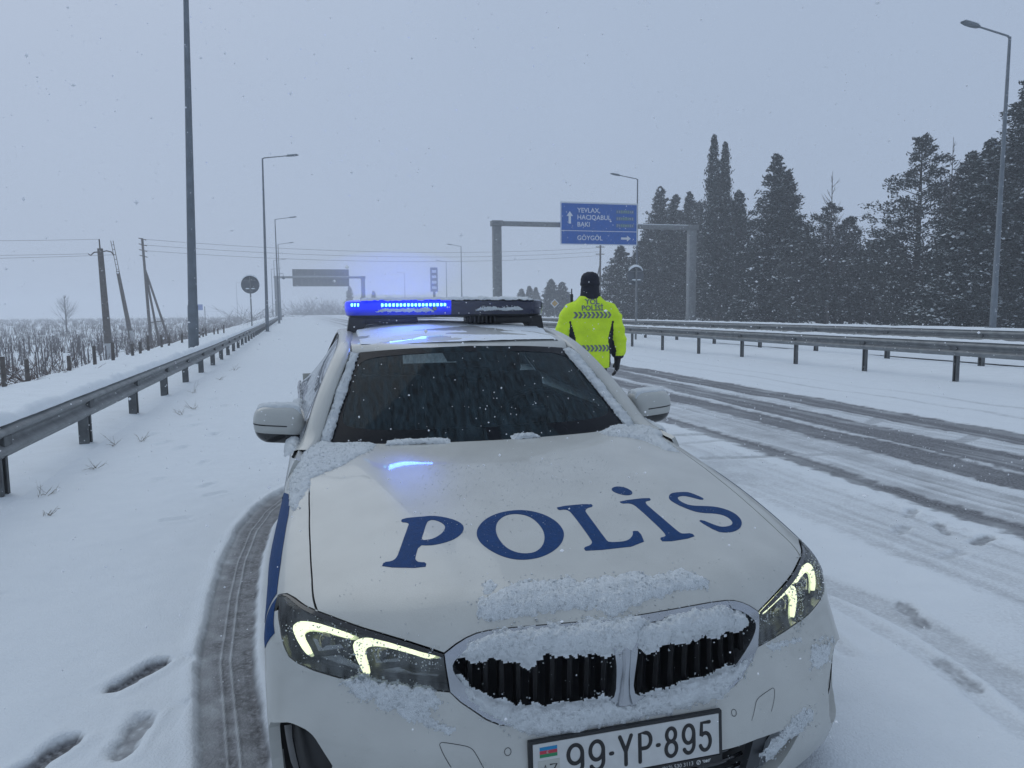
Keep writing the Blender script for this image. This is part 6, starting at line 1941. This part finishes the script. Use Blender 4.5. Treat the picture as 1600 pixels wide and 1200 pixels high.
jacket = remesh_obj('jacket', jk, .011, [HIVIS, NAVY], person, 5, wrinkles)
me = jacket.data
cen = np.array([p.center[:] for p in me.polygons])
ax_ = np.abs(cen[:, 0])
black = (ax_ > .172 + .02 * np.clip((1.2 - cen[:, 2]) / .2, 0, 1) + .05 * np.clip((cen[:, 2] - 1.18) / .18, 0, 1)) & (ax_ < .285) & (cen[:, 2] < 1.36) & (cen[:, 1] > -.125) & (ax_ < .235)   # side panels
arm_in = (cen[:, 2] < 1.30) & (ax_ > .235) & (ax_ < .275) & (cen[:, 2] > .9) & (cen[:, 1] > -.06)
piping = (cen[:, 2] > 1.46) & (np.abs(cen[:, 1] - .035) < .045) & (ax_ > .09)
outer = (ax_ > .285) & (np.abs(cen[:, 1] - .05) < .035) & (cen[:, 2] < 1.5)
cuff = (cen[:, 2] < .985) & (ax_ > .27)
idx = (black | arm_in | piping | outer | cuff).astype(np.int32)
me.polygons.foreach_set('material_index', idx)
mm = MB(); mm.box((-.19, .03, 1.60), (.028, .03, .09), bevel=.006); mm.tube([(-.19, .03, 1.64), (-.19, .03, 1.70)], .006, 6); mm.build('shoulder_radio', BLACK, person, True)

jb = BVHTree.FromPolygons([v.co.copy() for v in me.vertices], [tuple(p.vertices) for p in me.polygons])


def on_back(x, z, off=.003):
    h = jb.ray_cast(Vector((x, -1.0, z)), Vector((0, 1, 0)))
    return Vector((x, (h[0].y if h[0] else -.14) - off, z))


for zc, x0, n in ((1.422, -.198, 9), (1.075, -.20, 9)):
    st = (.40 if zc > 1.3 else .385) / n
    for k in range(n):
        xa = x0 + k * st
        hw, hh, tp_ = st * .60, .034, .024
        q = [(xa, zc + hh), (xa + hw, zc + hh), (xa + hw + tp_, zc), (xa + hw, zc - hh), (xa, zc - hh), (xa + tp_, zc)]
        V = []; F = []
        rows = 6
        for j in range(rows + 1):
            t_ = 1 - 2 * j / rows; sh = tp_ * (1 - abs(t_))
            for i in range(4): V.append(on_back(xa + sh + hw * i / 3, zc + hh * t_))
        for j in range(rows):
            for i in range(3): F.append((j * 4 + i, (j + 1) * 4 + i, (j + 1) * 4 + i + 1, j * 4 + i + 1))
        mesh_obj('chevron', V, F, REFLECT, jacket, True)


def back_text(body_, size, zc):
    m_ = text_mesh(body_, size, 'back_lettering', 'CENTER', size * .03)
    bm = bmesh.new(); bm.from_mesh(m_)
    bmesh.ops.triangulate(bm, faces=bm.faces)
    bmesh.ops.subdivide_edges(bm, edges=[e for e in bm.edges if e.calc_length() > .012], cuts=2)
    bmesh.ops.triangulate(bm, faces=bm.faces)
    for v in bm.verts: v.co = on_back(v.co.x, zc + v.co.y, .004)
    bm.to_mesh(m_); bm.free()
    link('back_lettering', m_, REFLECT, jacket)


back_text('YOL', .078, 1.558); back_text('POL\u0130S\u0130', .074, 1.492)

# gloved hands: palm, four unequal curled fingers and a thumb, fused to one skin
for sx in (1, -1):
    gl = MB()
    wx, wy, wz = sx * .312, .042, .955
    loft_closed(gl, [(wx, wy, wz + .03, .040, .034), (wx, wy + .004, wz - .02, .036, .030), (wx - sx * .002, wy + .010, wz - .06, .030, .042), (wx - sx * .004, wy + .012, wz - .10, .026, .044), (wx - sx * .006, wy + .012, wz - .125, .022, .040)], 18, .85)
    for k, (dy, ln) in enumerate(((.036, .075), (.014, .086), (-.008, .080), (-.028, .062))):
        b = Vector((wx - sx * .006, wy + .012 + dy * .95, wz - .115))
        gl.tube([b, b + Vector((-sx * .008, .002, -ln * .40)), b + Vector((-sx * .026, .003, -ln * .74)), b + Vector((-sx * .046, .002, -ln * .86))], [.0125, .0115, .0105, .008], 10)
    b = Vector((wx - sx * .006, wy + .045, wz - .045))
    gl.tube([b, b + Vector((-sx * .012, .026, -.028)), b + Vector((-sx * .022, .030, -.062))], [.014, .0125, .009], 10)
    remesh_obj('glove', gl, .0045, [GLOVE], person, 3)
for sx, fy in ((1, .0), (-1, .02)):
    bt = MB()
    loft_closed(bt, [(sx * .122, fy + .05, .0, .052, .145), (sx * .122, fy + .05, .03, .054, .148), (sx * .122, fy + .04, .07, .050, .125), (sx * .121, fy + .012, .12, .056, .075), (sx * .12, fy + .005, .22, .060, .066), (sx * .119, fy + .005, .26, .064, .070)], 24, .85)
    remesh_obj('boot', bt, .009, [BOOT], person, 4)

# ================================================================== snow lying on the car
snow_on_body('snow_strip', SN_HOOD, .022, 'ragged strip of snow across the front of the white hood', seed=2)
snow_on_body('snow_strip', SN_HOOD2, .012, 'small snow crumb beside the strip on the hood', seed=3)
snow_on_body('snow_on_grille', SN_KL, .034, 'snow packed over the top of the left grille half', seed=4, base=.004)
snow_on_body('snow_on_grille', SN_KR, .034, 'snow packed over the top of the right grille half', seed=5, base=.004)
snow_on_body('snow_on_grille', SN_KLOW, .030, 'snow ledge below the grille above the number plate', seed=6, base=.003)
snow_on_body('snow_on_grille', [(-.075, .04, .70), (.055, .04, .715), (.075, .04, .69), (.030, .02, .655), (.012, .02, .63), (-.02, .02, .635), (-.045, .02, .66)], .030, 'snow clump on the nose between the grille halves', seed=16, base=.004)
snow_on_body('snow_on_bumper', SN_HLL, .016, 'snow dusting under the left headlight', seed=7, rag=.010)
snow_on_body('snow_on_bumper', SN_HLR, .014, 'thin snow line under the right headlight', seed=8)
snow_on_body('snow_on_bumper', SN_RB, .008, 'snow dusting on the right bumper corner', seed=9, rag=.012)
snow_on_body('snow_on_bumper', SN_RB2, .012, 'snow streak beside the lower right intake', seed=10, rag=.009)
snow_on_body('snow_on_hood', SN_COWL_L, .013, 'snow wedge in the hood corner below the left pillar', seed=11, res=.004)
snow_on_body('snow_on_hood', SN_COWL_R[:3] + [(.66, 1.50, .95), (.74, 1.575, .95), (.81, 1.53, .93), (.835, 1.44, .91)] + SN_COWL_R[3:], .020, 'snow wedge in the hood corner below the right pillar', seed=12, res=.004)


def ridge(name, path, width, height, up, label, step=.008, seed=0, m=11, rag=.35, taper=True):
    """A lumpy bead of snow along a line."""
    q = resample(path, step, False, 1); n = len(q)
    T = np.gradient(q, axis=0); T /= np.linalg.norm(T, axis=1)[:, None]
    upv = np.asarray(up, float); upv = upv / np.linalg.norm(upv)
    B = np.cross(T, upv); B /= np.linalg.norm(B, axis=1)[:, None]
    U = np.cross(B, T)
    n1 = vnoise(q, 14, 3, seed + 60); n2 = vnoise(q, 60, 2, seed + 61)
    ends = np.minimum(np.arange(n), np.arange(n)[::-1]) * step
    tp_ = np.clip(ends / .04, 0, 1) ** .6 if taper else np.ones(n)
    V = []
    for j in range(m):
        a = math.pi * j / (m - 1)
        w = width / 2 * (1 - rag * .5 + rag * n1)
        h = height * (.55 + .7 * n1) * (.75 + .5 * n2) * tp_
        p = q + B * (w * math.cos(a))[:, None] + U * (h * math.sin(a) ** .75 - .003)[:, None]
        p = p + (vnoise(p, 190, 2, seed + 62) - .5)[:, None] * U * .009 + (vnoise(p, 90, 2, seed + 63) - .5)[:, None] * B * .016 + (vnoise(p, 45, 2, seed + 64) - .5)[:, None] * U * .012
        V.append(p)
    V = np.stack(V, 1).reshape(-1, 3)
    F = []
    for i in range(n - 1):
        for j in range(m - 1): F.append((i * m + j, (i + 1) * m + j, (i + 1) * m + j + 1, i * m + j + 1))
    g = np.random.default_rng(seed + 5); nc = int(n * m * .10)
    C = V[g.integers(0, len(V), nc)] + g.normal(0, .003, (nc, 3))
    V2, F2 = crumb_geo(C, g.uniform(.0015, .004, nc), g)
    o = mesh_obj(name, np.concatenate([V, V2]), F + (F2 + len(V)).tolist(), SNOW_FINE, None, True)
    return tag(o, label, kind='stuff')


for s, sd_ in ((-1, 'left'), (1, 'right')):
    pth = [ws(s * (1.0 - .0 * b), b, .012) for b in np.linspace(.0, .985, 14)]
    ridge('snow_on_pillar', pth, .044 if s < 0 else .058, .020, (0, -.55, .83), 'band of snow along the %s edge of the windscreen' % sd_, .006, 3 + s, rag=.5)
ridge('snow_on_wiper_line', [(-.47, 1.44, .958), (-.40, 1.425, .960), (-.28, 1.40, .961), (-.2, 1.39, .960)], .05, .016, (0, -.2, 1), 'low snow bead at the foot of the windscreen, left', .006, 9)
ridge('snow_on_wiper_line', [(.07, 1.385, .962), (.13, 1.388, .963), (.2, 1.394, .962)], .04, .017, (0, -.2, 1), 'low snow bead at the foot of the windscreen, middle', .006, 10)
ridge('snow_on_light_bar', [(-.50, 2.56, 1.577), (-.3, 2.56, 1.578), (0, 2.56, 1.579), (.3, 2.56, 1.579), (.5, 2.56, 1.577)], .30, .020, (0, 0, 1), 'snow lying along the top of the roof light bar', .01, 11, 17, .12)
ridge('snow_on_light_bar', [(.14, 2.408, 1.518), (.3, 2.406, 1.520), (.42, 2.412, 1.520)], .014, .022, (0, -.5, 1), 'snow caught on the front ledge of the unlit bar half', .006, 12)
ridge('snow_on_light_bar', [(-.42, 2.412, 1.517), (-.3, 2.406, 1.518), (-.1, 2.406, 1.517)], .012, .018, (0, -.5, 1), 'snow caught on the front ledge of the lit bar half', .006, 13)
for s, sd_ in ((-1, 'left'), (1, 'right')):
    V = []; F = []; n, m = 36, 26
    for j in range(m + 1):
        for i in range(n + 1):
            a, b = i / n * 2 - 1, j / m * 2 - 1
            x = s * (.918 + a * .098); y = 1.785 + b * .055 + .035 * max(0, a) ** 2
            e = max(0, 1 - abs(a) ** 4) * max(0, 1 - abs(b) ** 4)
            nn = vnoise(np.array([[x, y, 1.0]]), 60, 3, 70)[0]
            V.append((x, y, 1.076 + e ** .4 * (.026 + .012 * nn) if e > .02 else 1.06))
    for j in range(m):
        for i in range(n): F.append((j * (n + 1) + i, j * (n + 1) + i + 1, (j + 1) * (n + 1) + i + 1, (j + 1) * (n + 1) + i))
    o = mesh_obj('snow_on_mirror', V, F, SNOW_FINE, None, True); tag(o, 'snow cap on the %s door mirror' % sd_, kind='stuff')
# single grains stuck to paint, lamps and bumper
g = np.random.default_rng(44)
c = np.stack([g.uniform(-.42, .42, 1500), g.uniform(-.55, .55, 1500)], 1)
P, N = on_body(c, .001)
k = (P[:, 1] < 1.4) & (P[:, 2] > .2)
V, F = crumb_geo(P[k], g.uniform(.0006, .0022, k.sum()) * g.uniform(.5, 1, k.sum()), g)
V2s, F2s, off_ = [V], [F], len(V)
for s, nm, cnt in ((-1, 'DRL_B', 260), (-1, 'DRL_A', 90), (1, 'DRL_B', 260), (1, 'DRL_A', 160)):
    b0 = np.array(mir(globals()[nm], s)); q = b0[g.integers(0, len(b0), cnt)] + g.normal(0, .016, (cnt, 3)) + np.array([0, 0, -.006])
    pp, nn = on_body(to_chart(q), .0022)
    v2, f2 = crumb_geo(pp, g.uniform(.0008, .0030, cnt), g); V2s.append(v2); F2s.append(f2 + off_); off_ += len(v2)
o = mesh_obj('snow_grains', np.concatenate(V2s), np.concatenate(F2s), SNOW_FINE, None, True); tag(o, 'scattered snow grains stuck to the car nose and lamps', kind='stuff')
# thin snow over the roof, worn through in streaks
nx, ny = 150, 130
ii, jj = np.meshgrid(np.linspace(.015, .985, nx), np.linspace(.035, .97, ny))
P = np.array([roofp(a, b) for a, b in zip(ii.ravel(), jj.ravel())])
streak = vnoise(np.stack([P[:, 0] * 2.0 + P[:, 1] * .8, P[:, 1] * 7], 1), 1.0, 4, 80)
h = np.clip((streak - .42) * .05, -.004, .014) + np.clip((P[:, 1] - 2.28) * .03, -.004, .012) + .003 * (vnoise(P, 60, 2, 81) - .5)
edge = np.minimum(ii.ravel() - .015, .985 - ii.ravel())
h = np.where(edge < .02, -.004, h)
P[:, 2] += np.clip(h, -.004, None)
idx_ = np.arange(nx * ny).reshape(ny, nx)
F = np.stack([idx_[:-1, :-1].ravel(), idx_[:-1, 1:].ravel(), idx_[1:, 1:].ravel(), idx_[1:, :-1].ravel()], 1)
k = h[F].max(1) > -.001
o = mesh_obj('snow_on_roof', P, F[k], SNOW, None, True); tag(o, 'thin streaked snow on the white car roof', kind='stuff')
# snow packed on the sides behind the mirrors
ridge('snow_on_door', [(-.862, 1.50, .925), (-.862, 1.75, .935), (-.862, 2.2, .957), (-.865, 2.9, .978)], .06, .03, (-.5, 0, 1), 'snow along the left window sill of the car', .01, 14)
ridge('snow_on_door', [(.862, 1.50, .925), (.862, 1.75, .935), (.862, 2.2, .957), (.865, 2.9, .978)], .06, .03, (.5, 0, 1), 'snow along the right window sill of the car', .01, 15)

# ================================================================== falling snow
FLAKE = material('snowflake', (.9, .91, .93), rough=.8, spec=.1)
fr = np.random.default_rng(3)
def flakes(n, lo, hi, r0, r1):
    p = fr.uniform(lo, hi, (n, 3)); r_ = fr.uniform(r0, r1, n) * fr.uniform(.5, 1, n)
    return p, r_
sets = [flakes(420, (-1.3, -.3, .98), (1.3, 1.5, 1.62), .0014, .0030), flakes(9000, (-4.5, -.6, .1), (5.5, 4.5, 3.6), .0018, .0044), flakes(7500, (-14, 4.5, 0), (18, 16, 7), .003, .0075), flakes(9000, (-30, 16, 0), (45, 45, 14), .006, .014)]
P = np.concatenate([a for a, b in sets]); R_ = np.concatenate([b for a, b in sets])
oct_ = np.array([(1, 0, 0), (-1, 0, 0), (0, 1, 0), (0, -1, 0), (0, 0, 1), (0, 0, -1)], float)
ofc = np.array([(0, 2, 4), (2, 1, 4), (1, 3, 4), (3, 0, 4), (2, 0, 5), (1, 2, 5), (3, 1, 5), (0, 3, 5)])
n = len(P)
st = fr.uniform(.7, 1.5, (n, 1, 3))
V = (P[:, None, :] + oct_[None] * R_[:, None, None] * st)
# keep the flakes clear of the lens and out of the car body
keep = np.linalg.norm(P - np.array(CAM_LOC), axis=1) > .9
inside = (np.abs(P[:, 0]) < .92) & (P[:, 1] > 0) & (P[:, 1] < 4.6) & (P[:, 2] < 1.45)
inside &= ~((P[:, 1] < 1.5) & (P[:, 2] > .98)); keep &= ~inside
keep &= ~((np.abs(P[:, 0] + .31) < .75) & (np.abs(P[:, 1] - 2.5) < .6) & (np.abs(P[:, 2] - 1.60) < .45))
V = V[keep]; n = len(V)
F = (ofc[None] + (np.arange(n) * 6)[:, None, None]).reshape(-1, 3)
o = mesh_obj('falling_snow', V.reshape(-1, 3), F, FLAKE); tag(o, 'snowflakes falling everywhere in the air', kind='stuff')

# ================================================================== snowy haze
hz = MB(); hz.box((0, 1700, 9.6), (5400, 3900, 25.6))
HAZE = bpy.data.materials.new('snow_haze'); HAZE.use_nodes = True
ht = HAZE.node_tree; ht.nodes.clear()
ho = ht.nodes.new('ShaderNodeOutputMaterial'); hv = ht.nodes.new('ShaderNodeVolumePrincipled')
hv.inputs['Color'].default_value = (.93, .95, .99, 1); hv.inputs['Density'].default_value = .0027; hv.inputs['Anisotropy'].default_value = .25
ht.links.new(hv.outputs['Volume'], ho.inputs['Volume'])
o = hz.build('haze', HAZE); tag(o, 'pale snowy haze filling the air', kind='stuff')

# added scattering volume round the light bar, there to carry its blue halo
halo_mesh = MB()
V = []; F = []; nu, nv = 24, 14
for j in range(nv + 1):
    for i in range(nu):
        a, b = 2 * math.pi * i / nu, math.pi * (j / nv - .5)
        V.append((-.31 + .62 * math.cos(b) * math.cos(a), 2.50 + .50 * math.cos(b) * math.sin(a), 1.60 + .25 * math.sin(b)))
for j in range(nv):
    for i in range(nu): F.append((j * nu + i, j * nu + (i + 1) % nu, (j + 1) * nu + (i + 1) % nu, (j + 1) * nu + i))
HALO = bpy.data.materials.new('halo_volume'); HALO.use_nodes = True
mt = HALO.node_tree; mt.nodes.clear()
mo = mt.nodes.new('ShaderNodeOutputMaterial'); mv = mt.nodes.new('ShaderNodeVolumePrincipled')
mv.inputs['Color'].default_value = (.95, .96, .99, 1); mv.inputs['Density'].default_value = .12
mt.links.new(mv.outputs['Volume'], mo.inputs['Volume'])
o = mesh_obj('halo_volume', V, F, HALO); tag(o, 'added mist volume that carries the blue halo around the lit roof bar', kind='stuff')
